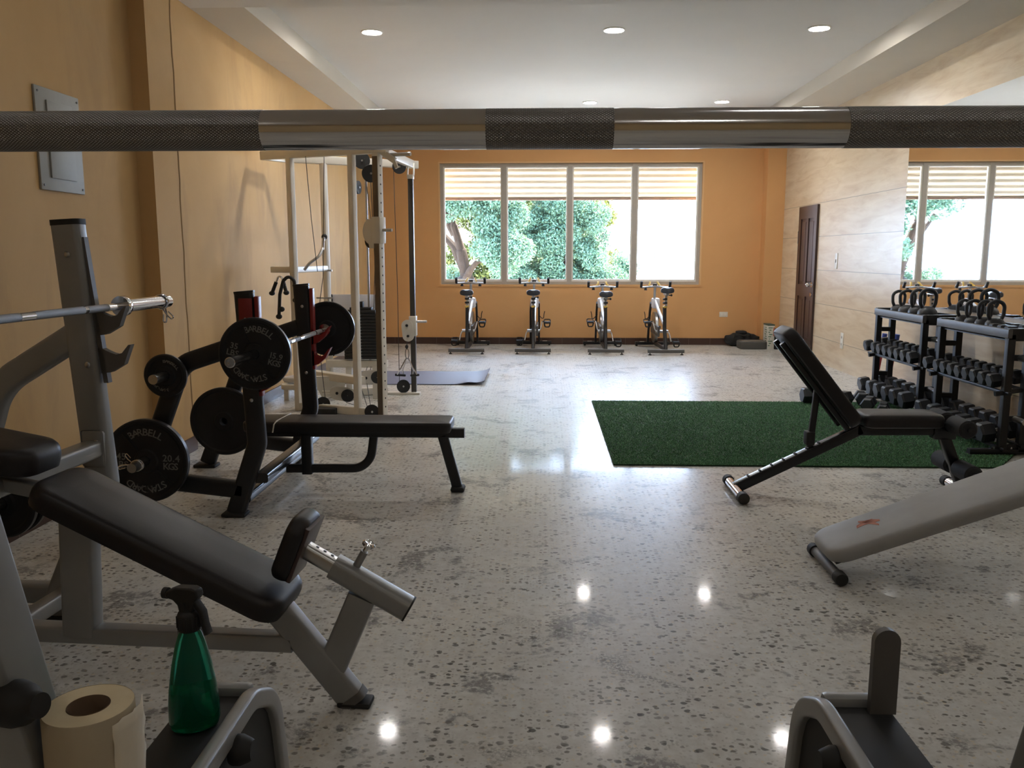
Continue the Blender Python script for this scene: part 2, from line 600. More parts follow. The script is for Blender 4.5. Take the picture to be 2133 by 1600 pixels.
pts = [(-2.5, 5.935 + 0.006 * math.sin(k * 1.3) + 0.004 * math.sin(k * 3.1), 0.1 + k * 0.12) for k in range(26)]
struct('trim_6', MB().sweep(pts, [(-0.008, -0.002), (0.008, -0.002), (0.008, 0.002), (-0.008, 0.002)], N=(0, 1, 0)), MAT['edge_shade'])  # dark strip coloured in for the shading line on the pilaster's far edge

# window
win = bpy.data.objects.new('window_1', None)
C.objects.link(win); win['kind'] = 'structure'; W[win] = Matrix()
FY = YB + 0.06
mb = MB()
fw = 0.05
mb.box((WX0, FY, WZ0), (WX1, FY + 0.06, WZ0 + fw)).box((WX0, FY, WZ1 - fw), (WX1, FY + 0.06, WZ1))
mb.box((WX0, FY, WZ0 + fw), (WX0 + fw, FY + 0.06, WZ1 - fw)).box((WX1 - fw, FY, WZ0 + fw), (WX1, FY + 0.06, WZ1 - fw))
for mx in (-0.581, 0.434, 1.43):
    mb.box((mx - 0.035, FY - 0.01, WZ0), (mx + 0.035, FY + 0.07, WZ1))
mb.build('window_frame', MAT['alu'], win, ang=0)
edges = [WX0 + fw, -0.581, 0.434, 1.43, WX1 - fw]
for i in range(4):
    a = edges[i] + (0.035 if i else 0.0)
    b = edges[i+1] - (0.035 if i < 3 else 0.0)
    z0, z1 = WZ0 + fw, WZ1 - fw
    mb = MB()
    t = 0.022
    mb.box((a, FY + 0.012, z0), (b, FY + 0.05, z0 + t*1.6)).box((a, FY + 0.012, z1 - t), (b, FY + 0.05, z1))
    mb.box((a, FY + 0.012, z0 + t*1.6), (a + t, FY + 0.05, z1 - t)).box((b - t, FY + 0.012, z0 + t*1.6), (b, FY + 0.05, z1 - t))
    sash = mb.build('window_sash', MAT['sash'], win, ang=0)
    MB().box((a + t, FY + 0.028, z0 + t), (b - t, FY + 0.033, z1 - t)).build('pane', MAT['glass'], sash, ang=0)
MB().box((WX0 - 0.03, YB - 0.012, WZ0 - 0.03), (WX1 + 0.03, YB + 0.0585, WZ0 + 0.004)).build('window_sill', MAT['wall_back'], win, ang=0)
mb = MB()
t = 0.018
mb.box((WX0 - t, YB - 0.006, WZ0 + 0.004), (WX0 + 0.002, YB + 0.058, WZ1)).box((WX1 - 0.002, YB - 0.006, WZ0 + 0.004), (WX1 + t, YB + 0.058, WZ1)).box((WX0 - t, YB - 0.006, WZ1 - 0.002), (WX1 + t, YB + 0.058, WZ1 + t))
MAT['trimlight'] = paint('pale_orange_trim', (0.74, 0.48, 0.24), (0.76, 0.50, 0.26))
mb.build('window_surround', MAT['trimlight'], win, ang=0)

# door in the right wall
door = bpy.data.objects.new('door_1', None)
C.objects.link(door); door['kind'] = 'structure'; W[door] = Matrix()
DY0, DY1, DZ = 11.47, 12.26, 2.05
mb = MB()
x0, x1 = XR - 0.03, XR
st = 0.11
mid = (DY0 + DY1) / 2
mb.box((x0, DY0, 0.0), (x1, DY0 + st, DZ)).box((x0, DY1 - st, 0.0), (x1, DY1, DZ))
mb.box((x0, mid - 0.045, 0.24), (x1, mid + 0.045, 0.83)).box((x0, mid - 0.045, 0.99), (x1, mid + 0.045, DZ - 0.17))
for za, zb in ((0.0, 0.24), (0.83, 0.99), (DZ - 0.17, DZ)):
    mb.box((x0, DY0 + st, za), (x1, DY1 - st, zb))
mb.build('door_leaf', MAT['dkbrown'], door, ang=0)
mb = MB()
for ya, yb in ((DY0 + st, mid - 0.045), (mid + 0.045, DY1 - st)):
    for za, zb in ((0.24, 0.83), (0.99, DZ - 0.17)):
        mb.box((x0 + 0.014, ya, za), (x1, yb, zb))
        mb.bbox((x0 + 0.004, ya + 0.03, za + 0.04), (x1, yb - 0.03, zb - 0.04), 0.008)
mb.build('door_panels', MAT['dkbrown'], door, ang=0)
mb = MB()
mb.cyl((x0 - 0.01, DY0 + 0.055, 1.0), (x0 - 0.05, DY0 + 0.055, 1.0), 0.012).ball((x0 - 0.06, DY0 + 0.055, 1.0), 0.03).cyl((x0, DY0 + 0.055, 1.0), (x0 - 0.012, DY0 + 0.055, 1.0), 0.035)
mb.cyl((x0, DY0 + 0.055, 0.87), (x0 - 0.02, DY0 + 0.055, 0.87), 0.028)
mb.build('door_handle', MAT['chrome'], door)
MB().box((x0 - 0.006, DY1 - 0.012, 1.55), (x1, DY1 + 0.012, 1.72)).build('door_hinge', MAT['steel'], door, ang=0)

# wall mirror
mir = thing('wall_mirror', 'large frameless mirror on the tiled wall behind the dumbbell racks', 'mirror', (XR - 0.006, 5.0, 0.92))
MB().box((XR - 0.012, 1.2, 0.92), (XR, 8.77, 2.73)).build('mirror_glass', MAT['mirror'], mir, ang=0)

# electrical panel
p = thing('electrical_panel', 'grey metal breaker panel set in the ochre wall', 'electrical panel', (XL, 4.65, 1.74))
MB().bbox((XL, 4.44, 1.735), (XL + 0.014, 4.865, 2.262), 0.004).build('cover_plate', MAT['panelgrey'], p)
d = MB().bbox((XL + 0.014, 4.53, 1.80), (XL + 0.024, 4.775, 2.20), 0.003).build('panel_door', MAT['panelgrey'], p)
MB().box((XL + 0.024, 4.535, 1.95), (XL + 0.030, 4.55, 2.02)).build('latch', MAT['greydark'], d, ang=0)
mb = MB()
for yy, zz in ((4.465, 1.76), (4.84, 1.76), (4.465, 2.235), (4.84, 2.235), (4.84, 2.0), (4.465, 2.0)):
    MB().cyl((XL + 0.013, yy, zz), (XL + 0.018, yy, zz), 0.006, 8).build('screw', MAT['greydark'], p)

def outlet(name, label, cat, c, ax, w, h, grp=None):
    o = thing(name, label, cat, c, 0, grp)
    if ax == 'y':
        MB().bbox((c[0]-w/2, c[1]-0.008, c[2]-h/2), (c[0]+w/2, c[1], c[2]+h/2), 0.003).build('cover_plate', MAT['plastic_white'], o)
        for s in (-1, 1):
            MB().bbox((c[0]+s*w*0.22-0.014, c[1]-0.011, c[2]-0.016), (c[0]+s*w*0.22+0.014, c[1]-0.006, c[2]+0.016), 0.002).build('socket', MAT['sash'], o)
    else:
        MB().bbox((c[0]-0.008, c[1]-w/2, c[2]-h/2), (c[0], c[1]+w/2, c[2]+h/2), 0.003).build('cover_plate', MAT['plastic_white'], o)
        if cat == 'switch':
            MB().bbox((c[0]-0.016, c[1]-0.01, c[2]-0.02), (c[0]-0.006, c[1]+0.01, c[2]+0.02), 0.002).build('switch_toggle', MAT['alu'], o)
        else:
            for s in (-1, 1):
                MB().bbox((c[0]-0.011, c[1]-0.016, c[2]+s*h*0.22-0.014), (c[0]-0.006, c[1]+0.016, c[2]+s*h*0.22+0.014), 0.002).build('socket', MAT['alu'], o)
outlet('wall_outlet', 'white double outlet low on the orange wall near the corner', 'outlet', (2.836, YB, 0.476), 'y', 0.13, 0.08)
outlet('light_switch', 'white light switch on the tiled wall beside the brown door', 'switch', (XR, 10.72, 1.32), 'x', 0.09, 0.19)
outlet('wall_socket', 'white socket low on the tiled wall beside the door', 'outlet', (XR, 10.36, 0.37), 'x', 0.09, 0.19)

# recessed ceiling lights
def downlight(x, y, label, z=3.36, lm='lamp'):
    o = thing('ceiling_light', label, 'ceiling light', (x, y, z), 0, 'round recessed ceiling lights')
    MB().lathe([(0.098, z), (0.098, z - 0.006), (0.088, z - 0.010), (0.080, z - 0.004), (0.080, z)], 40, Matrix.Translation((x, y, 0))).build('trim_ring', MAT['sash'], o)
    MB().lathe([(0.079, z - 0.0005), (0.079, z - 0.005)], 40, Matrix.Translation((x, y, 0))).build('diffuser', MAT[lm], o)
for x, nm in ((-1.52, 'over the cable machine side'), (0.63, 'in the middle of its row of three'), (2.42, 'over the dumbbell rack side')):
    downlight(x, 7.92, 'round lit recessed light ' + nm + ', first row')
for x, nm in ((0.62, 'mid row'), (2.33, 'toward the brown door')):
    downlight(x, 11.55, 'round lit recessed light near the window wall, ' + nm)

for y, row in ((4.2, 'over the incline bench row'), (1.0, 'over the squat rack row'), (-2.0, 'in the rear row')):  # unseen rows overhead and behind the camera, added to light the near room
    for x, nm in ((-1.5, 'ochre wall side'), (0.62, 'middle'), (2.4, 'mirror side')):
        downlight(x, y, 'unseen added fill light %s, %s' % (row, nm), 3.2, 'fill_rear' if y < 0 else 'fill_near')

# ------------------------------------------------------------------ outside the window
MAT['ground'] = paint('pale_ground', (0.62, 0.58, 0.50), (0.7, 0.66, 0.57), 0.9, 0.2)
struct('ground_outside', MB().box((-40, YB + 0.3, -3.3), (45, 90, -3.2)), MAT['ground'])
MAT['ledge'] = paint('sunlit_ledge', (0.75, 0.73, 0.68), (0.8, 0.78, 0.72))
struct('sill_outside', MB().box((-2.2, YB + 0.2, 0.84), (3.1, YB + 0.42, 0.965)), MAT['ledge'])
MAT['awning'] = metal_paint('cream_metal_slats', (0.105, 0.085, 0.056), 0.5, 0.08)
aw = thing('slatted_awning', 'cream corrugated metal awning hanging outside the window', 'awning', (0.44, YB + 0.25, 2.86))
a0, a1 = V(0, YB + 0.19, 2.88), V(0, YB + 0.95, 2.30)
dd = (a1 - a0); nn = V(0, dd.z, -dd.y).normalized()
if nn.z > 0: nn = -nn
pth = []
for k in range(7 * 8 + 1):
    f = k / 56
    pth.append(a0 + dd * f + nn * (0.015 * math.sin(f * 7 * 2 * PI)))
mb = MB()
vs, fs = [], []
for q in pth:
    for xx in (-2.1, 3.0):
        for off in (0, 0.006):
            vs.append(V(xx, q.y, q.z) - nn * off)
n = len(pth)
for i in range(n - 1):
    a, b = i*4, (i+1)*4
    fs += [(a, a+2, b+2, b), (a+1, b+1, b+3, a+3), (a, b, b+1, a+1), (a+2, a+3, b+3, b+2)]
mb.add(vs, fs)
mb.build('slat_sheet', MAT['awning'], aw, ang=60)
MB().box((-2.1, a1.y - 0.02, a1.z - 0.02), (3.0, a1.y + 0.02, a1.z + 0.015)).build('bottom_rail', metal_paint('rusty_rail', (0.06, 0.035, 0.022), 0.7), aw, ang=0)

def leaf_mat(name, c):
    m = bpy.data.materials.new(name)
    m.use_nodes = True
    nt = m.node_tree
    b = nt.nodes['Principled BSDF']
    b.inputs['Roughness'].default_value = 0.6
    b.inputs['Specular IOR Level'].default_value = 0.2
    gi = nt.nodes.new('ShaderNodeNewGeometry')
    col = ramp(m, gi.outputs['Random Per Island'], [(0.0, tuple(x * 0.75 for x in c)), (0.5, c), (1.0, tuple(min(1, x * 1.35) for x in c))])
    lk(m, col, b.inputs['Base Color'])
    tl = nt.nodes.new('ShaderNodeBsdfTranslucent')
    y = mixc(m, 0.5, col, (0.075, 0.085, 0.015))
    lk(m, y, tl.inputs['Color'])
    mx = nt.nodes.new('ShaderNodeMixShader')
    mx.inputs[0].default_value = 0.22
    lk(m, b.outputs[0], mx.inputs[1]); lk(m, tl.outputs[0], mx.inputs[2])
    lk(m, mx.outputs[0], nt.nodes['Material Output'].inputs[0])
    return m
MAT['leaf_a'] = leaf_mat('blue_green_leaves', (0.048, 0.098, 0.066))
MAT['leaf_b'] = leaf_mat('yellow_green_leaves', (0.060, 0.072, 0.018))
MAT['bark'] = paint('brown_bark', (0.022, 0.016, 0.012), (0.012, 0.008, 0.006), 0.9, 6)

def leaves(clumps, dens, size, seed):
    rg = np.random.default_rng(seed)
    cs, rs = [], []
    for (x, y, z, r) in clumps:
        n = int(dens * r * r)
        d = rg.normal(size=(n, 3)); d /= np.linalg.norm(d, axis=1)[:, None]
        rad = r * rg.uniform(0.55, 1.02, n)[:, None] ** 0.6
        # feathery sprays: a few leaves share a twig direction
        pts = np.array([x, y, z]) + d * rad * np.array([1, 0.9, 0.8])
        cs.append(pts)
    P = np.concatenate(cs)
    n = len(P)
    a = rg.normal(size=(n, 3)); a[:, 2] -= 0.35; a /= np.linalg.norm(a, axis=1)[:, None]
    t = rg.normal(size=(n, 3)); b = np.cross(a, t); b /= np.linalg.norm(b, axis=1)[:, None]
    L = size * rg.uniform(0.6, 1.4, n)[:, None]
    v = np.stack([P, P + a * L * 0.5 + b * L * 0.26, P + a * L, P + a * L * 0.5 - b * L * 0.26], 1).reshape(-1, 3)
    m = MB()
    m.v = [tuple(q) for q in v]
    m.f = [(4*i, 4*i+1, 4*i+2, 4*i+3) for i in range(n)]
    return m

def quick_build(mb, name, m, parent):
    me = bpy.data.meshes.new(name)
    inv = W[parent].translation
    me.from_pydata([(a - inv.x, b - inv.y, c - inv.z) for a, b, c in mb.v], [], mb.f)
    me.materials.append(m)
    o = bpy.data.objects.new(name, me)
    C.objects.link(o)
    o.parent = parent
    W[o] = W[parent]
    return o

def limb(pts, radii, n=9):
    return [Vector(p) for p in pts], radii

GZ = -3.2
t1 = thing('tree', 'leafy tree with a thick twisted trunk at the first window panes', 'tree', (-2.35, 22.6, GZ))
mb = MB()
for pts, rad in (
    ([(-2.1, 22.6, GZ), (-2.05, 22.6, -1.0), (-1.99, 22.6, 0.83), (-2.11, 22.5, 1.53), (-2.29, 22.4, 2.16), (-2.38, 22.4, 2.66)], [0.40, 0.32, 0.17, 0.13, 0.10, 0.07]),
    ([(-2.04, 22.6, 1.02), (-2.3, 22.7, 1.59), (-2.61, 22.8, 1.91), (-2.93, 22.8, 2.43)], [0.13, 0.11, 0.08, 0.06]),
    ([(-2.26, 22.5, 1.91), (-2.41, 22.5, 2.19), (-2.51, 22.5, 2.54)], [0.12, 0.10, 0.07]),
    ([(-2.12, 22.6, 0.51), (-1.83, 22.2, 1.02), (-1.62, 22.1, 1.25), (-1.44, 22, 1.21)], [0.10, 0.08, 0.065, 0.04])):
    mb.sweep(fillet(pts, 0.5, 4), circ(1.0, 9), scale=[np.interp(k, np.linspace(0, len(fillet(pts, 0.5, 4)) - 1, len(rad)), rad) for k in range(len(fillet(pts, 0.5, 4)))])
mb.build('trunk', MAT['bark'], t1)
rg = random.Random(3)
def scatter(poly, Y0, Y1, rmin, rmax, n):
    out = []
    xs = [p[0] for p in poly]; ys = [p[1] for p in poly]
    while len(out) < n:
        x, y = rg.uniform(min(xs), max(xs)), rg.uniform(min(ys), max(ys))
        inside = False
        for i in range(len(poly)):
            (xa, ya), (xb, yb) = poly[i], poly[i-1]
            if (ya > y) != (yb > y) and x < (xb - xa) * (y - ya) / (yb - ya) + xa:
                inside = not inside
        if inside:
            Y = rg.uniform(Y0, Y1)
            out.append((x, Y, y, rg.uniform(rmin, rmax)))
    return out
cl = scatter([(-3.04, 4.22), (-0.83, 4.22), (-0.65, 2.75), (-0.34, 1.28), (-1.08, 1.03), (-1.57, 1.77), (-1.75, 2.5), (-2.79, 2.5)], 21.2, 22.2, 0.24, 0.42, 85)
cl += scatter([(-3.51, 1.01), (-2.2, 0.88), (-2.2, -0.04), (-3.51, -0.04)], 22.9, 23.6, 0.25, 0.4, 22)
quick_build(leaves(cl, 6000, 0.072, 1), 'crown', MAT['leaf_a'], t1)
t2 = thing('tree', 'broad blue-green tree filling the second and third window panes', 'tree', (0.6, 24.6, GZ))
MB().sweep([(0.6, 24.6, GZ), (0.55, 24.6, -1.0), (0.7, 24.6, 1.0), (0.4, 24.6, 2.5)], circ(1, 9), scale=[0.3, 0.24, 0.16, 0.08]).build('trunk', MAT['bark'], t2)
cl = scatter([(-1.22, 4.59), (0.72, 4.59), (1.55, 2.93), (1.69, 2.23), (1.86, 1.54), (2.25, 0.98), (2.39, -0.13), (-1.22, -0.13)], 24.0, 25.2, 0.26, 0.46, 165)
quick_build(leaves(cl, 6000, 0.072, 2), 'crown', MAT['leaf_a'], t2)
t3 = thing('tree', 'sunlit yellow-green tree showing through gaps behind the broad tree', 'tree', (0.3, 28.5, GZ))
MB().sweep([(0.3, 28.5, GZ), (0.3, 28.5, 0.0), (0.0, 28.5, 2.5)], circ(1, 9), scale=[0.3, 0.22, 0.1]).build('trunk', MAT['bark'], t3)
cl = scatter([(-3.7, 4.64), (1.01, 4.64), (2.22, 3.51), (2.38, 2.7), (1.65, 2.37), (2.3, 0.91), (2.79, -0.06), (-3.7, -0.06)], 28.0, 29.5, 0.3, 0.5, 170)
quick_build(leaves(cl, 2600, 0.13, 3), 'crown', MAT['leaf_b'], t3)
t4 = thing('shrub', 'low leafy bush seen beside the fourth window pane', 'bush', (3.4, 26.8, GZ))
MB().sweep([(3.4, 26.8, GZ), (3.3, 26.8, 0.2)], circ(1, 9), scale=[0.12, 0.06]).build('stem', MAT['bark'], t4)
cl = scatter([(2.33, 1.54), (2.74, 1.4), (2.91, 0.97), (2.98, -0.19), (2.26, -0.19)], 26.6, 27.1, 0.16, 0.3, 22)
quick_build(leaves(cl, 3000, 0.09, 4), 'crown', MAT['leaf_a'], t4)
MAT['pale'] = principled('pale_concrete', (0.75, 0.75, 0.74), 0.8)
pole = thing('utility_pole', 'pale utility pole with a small box seen through the last pane', 'utility pole', (2.75, 23.4, GZ))
MB().cyl((2.75, 23.4, GZ), (2.75, 23.4, 4.5), 0.07, 12, 0.05).build('mast', MAT['pale'], pole)
MB().cyl((2.75, 23.4, 1.62), (3.35, 23.4, 1.62), 0.02, 8).build('bracket_arm', MAT['pale'], pole)
MB().bbox((3.05, 23.3, 1.28), (3.30, 23.5, 1.60), 0.02).build('meter_box', principled('blue_grey_box', (0.05, 0.055, 0.09), 0.5), pole)

# ------------------------------------------------------------------ weight plates and barbells
def arc_text(words, size, rad, phi0, inward=False, depth=0.0025, step=1.0):
    """Letters on a circle in local XY (Z up from the face); returns verts, faces."""
    V_, F_ = [], []
    total = 0
    adv = []
    for ch in words:
        adv.append(size * (0.42 if ch in 'I1.' else 0.72) * step)
    tot = sum(adv)
    pos = -tot / 2
    for ch, a in zip(words, adv):
        s = pos + a / 2
        pos += a
        if ch == ' ': continue
        cu = glyph(ch)
        ang = phi0 - s / rad if not inward else phi0 + s / rad
        rot = ang - PI/2 if not inward else ang + PI/2
        M = Matrix.Translation((rad * math.cos(ang), rad * math.sin(ang), 0)) @ Matrix.Rotation(rot, 4, 'Z') @ Matrix.Diagonal((size, size, 1, 1))
        o = len(V_)
        V_ += [M @ Vector((p[0], p[1], p[2] * depth)) for p in cu[0]]
        F_ += [tuple(i + o for i in f) for f in cu[1]]
    return V_, F_

def line_text(words, size, x, y, depth=0.0025):
    V_, F_ = [], []
    adv = [size * (0.40 if ch in 'I1.' else 0.70) for ch in words]
    pos = x - sum(adv) / 2
    for ch, a in zip(words, adv):
        if ch != ' ':
            cu = glyph(ch)
            o = len(V_)
            V_ += [Vector((pos + a/2 + p[0] * size, y + p[1] * size, p[2] * depth)) for p in cu[0]]
            F_ += [tuple(i + o for i in f) for f in cu[1]]
        pos += a
    return V_, F_

GL = {}
def glyph(ch):
    """One letter as a solid unit-height mesh centred on its own box."""
    if ch in GL: return GL[ch]
    cu = bpy.data.curves.new('letter', 'FONT')
    cu.body = ch
    cu.extrude = 0.5
    cu.offset = 0.012
    cu.resolution_u = 2
    ob = bpy.data.objects.new('letter', cu)
    C.objects.link(ob)
    dg = bpy.context.evaluated_depsgraph_get()
    dg.update()
    me = bpy.data.meshes.new_from_object(ob.evaluated_get(dg))
    vs = [v.co.copy() for v in me.vertices]
    fs = [tuple(p.vertices) for p in me.polygons]
    bpy.data.objects.remove(ob)
    bpy.data.curves.remove(cu)
    bpy.data.meshes.remove(me)
    x0, x1 = min(v.x for v in vs), max(v.x for v in vs)
    y0, y1 = min(v.y for v in vs), max(v.y for v in vs)
    h = 0.72
    vs = [((v.x - (x0 + x1)/2) / h, (v.y - (0.36 if ch != '.' else 0.36)) / h, v.z) for v in vs]
    GL[ch] = (vs, fs)
    return GL[ch]

def plate(name, label, r, th, c, front=(0, -1, 0), lb=None, kg=None, group=None, text=True, spin=0.0, small=False):
    """Cast iron plate; its axle runs along the front direction; c is its centre."""
    o = thing(name, label, 'weight plate', c, 0, group)
    M = frame_m(c, front, (math.cos(spin), 0, math.sin(spin)) if abs(front[1]) > 0.5 else None)
    h = th / 2
    hub = max(0.05, r * 0.26)
    prof = [(0.026, -h), (hub, -h), (hub + 0.008, -h + 0.008), (r - 0.030, -h + 0.008), (r - 0.020, -h), (r - 0.006, -h), (r, -h + 0.006),
            (r, h - 0.006), (r - 0.006, h), (r - 0.020, h), (r - 0.030, h - 0.008), (hub + 0.008, h - 0.008), (hub, h), (0.026, h), (0.026, -h)]
    MB().lathe(prof, 64, M).build('disc', MAT['iron'], o)
    MB().lathe([(r - 0.004, -h + 0.004), (r + 0.0012, -h + 0.007), (r + 0.0012, h - 0.007), (r - 0.004, h - 0.004)], 64, M, cap=False).build('rim', MAT['ironrim'], o)
    if text:
        z = Matrix.Translation((0, 0, h - 0.0080))
        sz = r * 0.175
        words = [arc_text('BARBELL', sz, r * 0.70, R(90)), arc_text('STANDARD', sz, r * 0.70, R(270))]
        if lb:
            for (w1, w2), xx in (((lb, 'LBS'), -r * 0.60), ((kg, 'KGS'), r * 0.60)):
                (va, fa), (vb, fb) = line_text(w1, sz * 0.95, xx, 0.5 * sz), line_text(w2, sz * 0.95, xx, -0.62 * sz)
                words.append((va + vb, fa + [tuple(i + len(va) for i in f) for f in fb]))
        for v, f in words:
            MB().add(v, f, M @ z).build('raised_lettering', MAT['letter'], o, ang=0)
        if not small:
            mb = MB()
            for a in (R(128), R(-40)):
                for q in (-0.13, 0.13):
                    p0 = V(hub * 1.1 * math.cos(a), hub * 1.1 * math.sin(a), h - 0.006)
                    p1 = V(r * 0.82 * math.cos(a + q * 0.4), r * 0.82 * math.sin(a + q * 0.4), h - 0.006)
                    mb.sweep([p0, p1], rr(0.006, 0.006, 0.002), N=(0, 0, 1), M=M)
            mb.build('webs', MAT['iron'], o)
    return o

def barbell(name, label, c, axis, half_shaft=0.655, sleeve=0.42, rs=0.014, segs=None, group=None, sleeve_r=0.025):
    """c is the middle, axis the horizontal unit direction; local X runs along the bar."""
    ax = Vector(axis).normalized()
    o = thing(name, label, 'barbell', c, math.atan2(ax.y, ax.x), group)
    if segs is None:
        segs = [(-half_shaft, -0.55, 's'), (-0.55, -0.42, 'k'), (-0.42, -0.40, 's'), (-0.40, -0.13, 'k'), (-0.13, -0.06, 's'), (-0.06, 0.06, 'k'), (0.06, 0.13, 's'), (0.13, 0.40, 'k'), (0.40, 0.42, 's'), (0.42, 0.55, 'k'), (0.55, half_shaft, 's')]
    shaft = MB().cyl((-half_shaft, 0, 0), (half_shaft, 0, 0), rs, 40).build('shaft', MAT['chrome'], o, world=False)
    for a, b, t in segs:
        if t == 'k':
            MB().cyl((a, 0, 0), (b, 0, 0), rs * 1.012, 40).build('knurled_band', MAT['knurl'], shaft, world=False)
    for s in (-1, 1):
        mb = MB()
        x0 = half_shaft
        prof = [(0.012, x0), (sleeve_r * 1.5, x0), (sleeve_r * 1.56, x0 + 0.004), (sleeve_r * 1.56, x0 + 0.026), (sleeve_r * 1.45, x0 + 0.03), (sleeve_r, x0 + 0.032), (sleeve_r, x0 + sleeve - 0.003),
                (sleeve_r - 0.003, x0 + sleeve), (0.014, x0 + sleeve), (0.013, x0 + sleeve - 0.012), (0.0, x0 + sleeve - 0.012)]
        mb.lathe(prof, 32, frame_m((0, 0, 0), (s, 0, 0)))
        mb.build('sleeve', MAT['chrome'], o, world=False)
    return o

def spring_clip(name, label, c, axis, r=0.027, up=(0, 0, -1)):
    """Coiled wire collar on a bar sleeve with two wire grips."""
    o = thing(name, label, 'spring collar', c)
    M = frame_m(c, axis, up)
    pts = []
    for k in range(0, 101):
        a = k / 100 * 2.6 * 2 * PI
        pts.append((r * math.cos(a), r * math.sin(a), -0.012 + 0.024 * k / 100))
    mb = MB()
    mb.sweep(pts, circ(0.0033, 6), M=M)
    for e, z in ((0, -0.012), (1, 0.012)):
        mb.tube([(r, 0.0, z), (r + 0.035, 0.012 * (1 if e else -1), z * 1.6), (r + 0.055, 0.026 * (1 if e else -1), z * 2), (r + 0.048, 0.038 * (1 if e else -1), z * 2), (r + 0.02, 0.022 * (1 if e else -1), z * 1.6)], 0.0033, 6, rad=0.006, M=M)
    mb.build('wire_coil', MAT['chrome'], o)
    return o

# ------------------------------------------------------------------ black flat bench press
BX, BYc = -1.54, 4.93
HS = 0.53
b1 = thing('bench_press', 'black olympic flat bench with red bar catches by the ochre wall', 'bench press', (-1.2, BYc, 0))
PX = (0, 1, 0)
def olympic_side(yc, par, m, dx, ztop, dz, capm, w=0.10, d=0.06):
    """One side frame: bent upright, top arm, leaning storage post, base beam. dx shifts in X."""
    up = fillet([(-1.545 + dx, yc, ztop), (-1.512 + dx, yc, 0.40 + dz), (-1.645 + dx, yc, 0.02)], 0.10, 6)
    u = MB().sweep(up, rr(d, w, 0.02, 4), N=PX)
    uo = u.build('upright', m, par)
    MB().sweep([(-1.545 + dx, yc, ztop), (-1.546 + dx, yc, ztop + 0.012)], rr(d + 0.003, w + 0.003, 0.02, 4), N=PX).build('end_cap', capm, uo)
    mb = MB()
    for z in (ztop - 0.13, 0.64 + dz):
        mb.ball((-1.535 + dx + (0.012 if z < 0.9 else 0), yc - d/2 - 0.002, z), 0.010, (1, 0.5, 1), 10)
    mb.build('bolts', MAT['steel'], uo)
    MB().bbox((-1.715 + dx, yc - 0.045, 0.0), (-1.585 + dx, yc + 0.045, 0.022), 0.008).build('foot_pad', MAT['rubber'], par)
    arm = fillet([(-1.57 + dx, yc, 0.935 + dz), (-1.90 + dx, yc, 0.825 + dz), (-2.215 + dx, yc, 0.03)], 0.14, 8)
    MB().sweep(arm, rr(d, w, 0.02, 4), N=PX).build('storage_arm', m, par)
    MB().bar((-2.14 + dx, yc, 0.205), (-1.60 + dx, yc, 0.145), d, w * 0.95, PX, 0.02).build('base_beam', m, par)
    MB().bbox((-2.30 + dx, yc - 0.05, 0.0), (-2.15 + dx, yc + 0.05, 0.022), 0.008).build('foot_pad', MAT['rubber'], par)

def storage_peg(par, p, s, L=0.2, r=0.0245):
    MB().cyl(p, V(*p) + V(0, s * L, 0), r, 20).build('storage_peg', MAT['steel'], par)

def jhook(par, x, yc, z0, z1, hooks, m, t=0.045, name='bar_catch'):
    """Backing plate on the upright's front with forward curling hooks (profile in XZ)."""
    mb = MB()
    mb.bbox((x, yc - t/2, z0), (x + 0.022, yc + t/2, z1), 0.004)
    for hz in hooks:
        arc = [(x + 0.005, hz - 0.075), (x + 0.045, hz - 0.062), (x + 0.092, hz - 0.022), (x + 0.128, hz + 0.046), (x + 0.112, hz + 0.036), (x + 0.082, hz - 0.002), (x + 0.052, hz - 0.014), (x + 0.030, hz - 0.006), (x + 0.018, hz + 0.020), (x + 0.005, hz + 0.030)]
        mb.prism(arc, t, frame_m((0, yc, 0), (0, -1, 0), (1, 0, 0)))
    return mb.build(name, m, par)

for sgn in (-1, 1):
    yc = BYc + sgn * HS
    olympic_side(yc, b1, MAT['black'], 0, 1.20, 0, MAT['black'])
    jhook(b1, -1.488, yc, 0.66, 1.185, (0.897, 0.757), MAT['red'], 0.052)
    if sgn < 0:
        MB().bbox((-1.568, yc - 0.036, 0.98), (-1.496, yc - 0.029, 1.175), 0.003).build('catch_panel', MAT['red'], b1)
    storage_peg(b1, (-2.075, yc + sgn * 0.02, 0.325), sgn, 0.24)
    storage_peg(b1, (-1.955, yc + sgn * 0.02, 0.775), sgn, 0.2)
# base cross beams
for x, z in ((-1.60, 0.10), (-1.50, 0.21)):
    MB().bar((x, BYc - HS, z), (x, BYc + HS, z), 0.055, 0.075, (0, 0, 1), 0.015).build('cross_beam', MAT['blackgloss'], b1)
MB().bar((-1.70, BYc, 0.355), (-0.45, BYc, 0.355), 0.055, 0.055, PX, 0.008).build('spine_tube', MAT['black'], b1)
MB().bar((-1.395, BYc, 0.10), (-1.395, BYc, 0.34), 0.065, 0.06, PX, 0.01).build('centre_post', MAT['black'], b1)
MB().sweep(fillet([(-1.52, BYc, 0.13), (-1.02, BYc, 0.135), (-0.99, BYc, 0.34)], 0.13, 10), rr(0.045, 0.05, 0.012), N=PX).build('curved_brace', MAT['black'], b1)
MB().bar((-0.58, BYc, 0.34), (-0.495, BYc, 0.02), 0.055, 0.06, PX, 0.012).build('front_leg', MAT['black'], b1)
MB().bbox((-0.535, BYc - 0.050, 0.0), (-0.450, BYc + 0.050, 0.032), 0.014).build('rubber_foot', MAT['rubber'], b1)
padM = frame_m((-1.13, BYc, 0.375), (0, 0, 1), (1, 0, 0))
MB().pad(1.22, 0.27, 0.062, 0.04, 0.016, padM).build('bench_pad', MAT['vinyl'], b1)
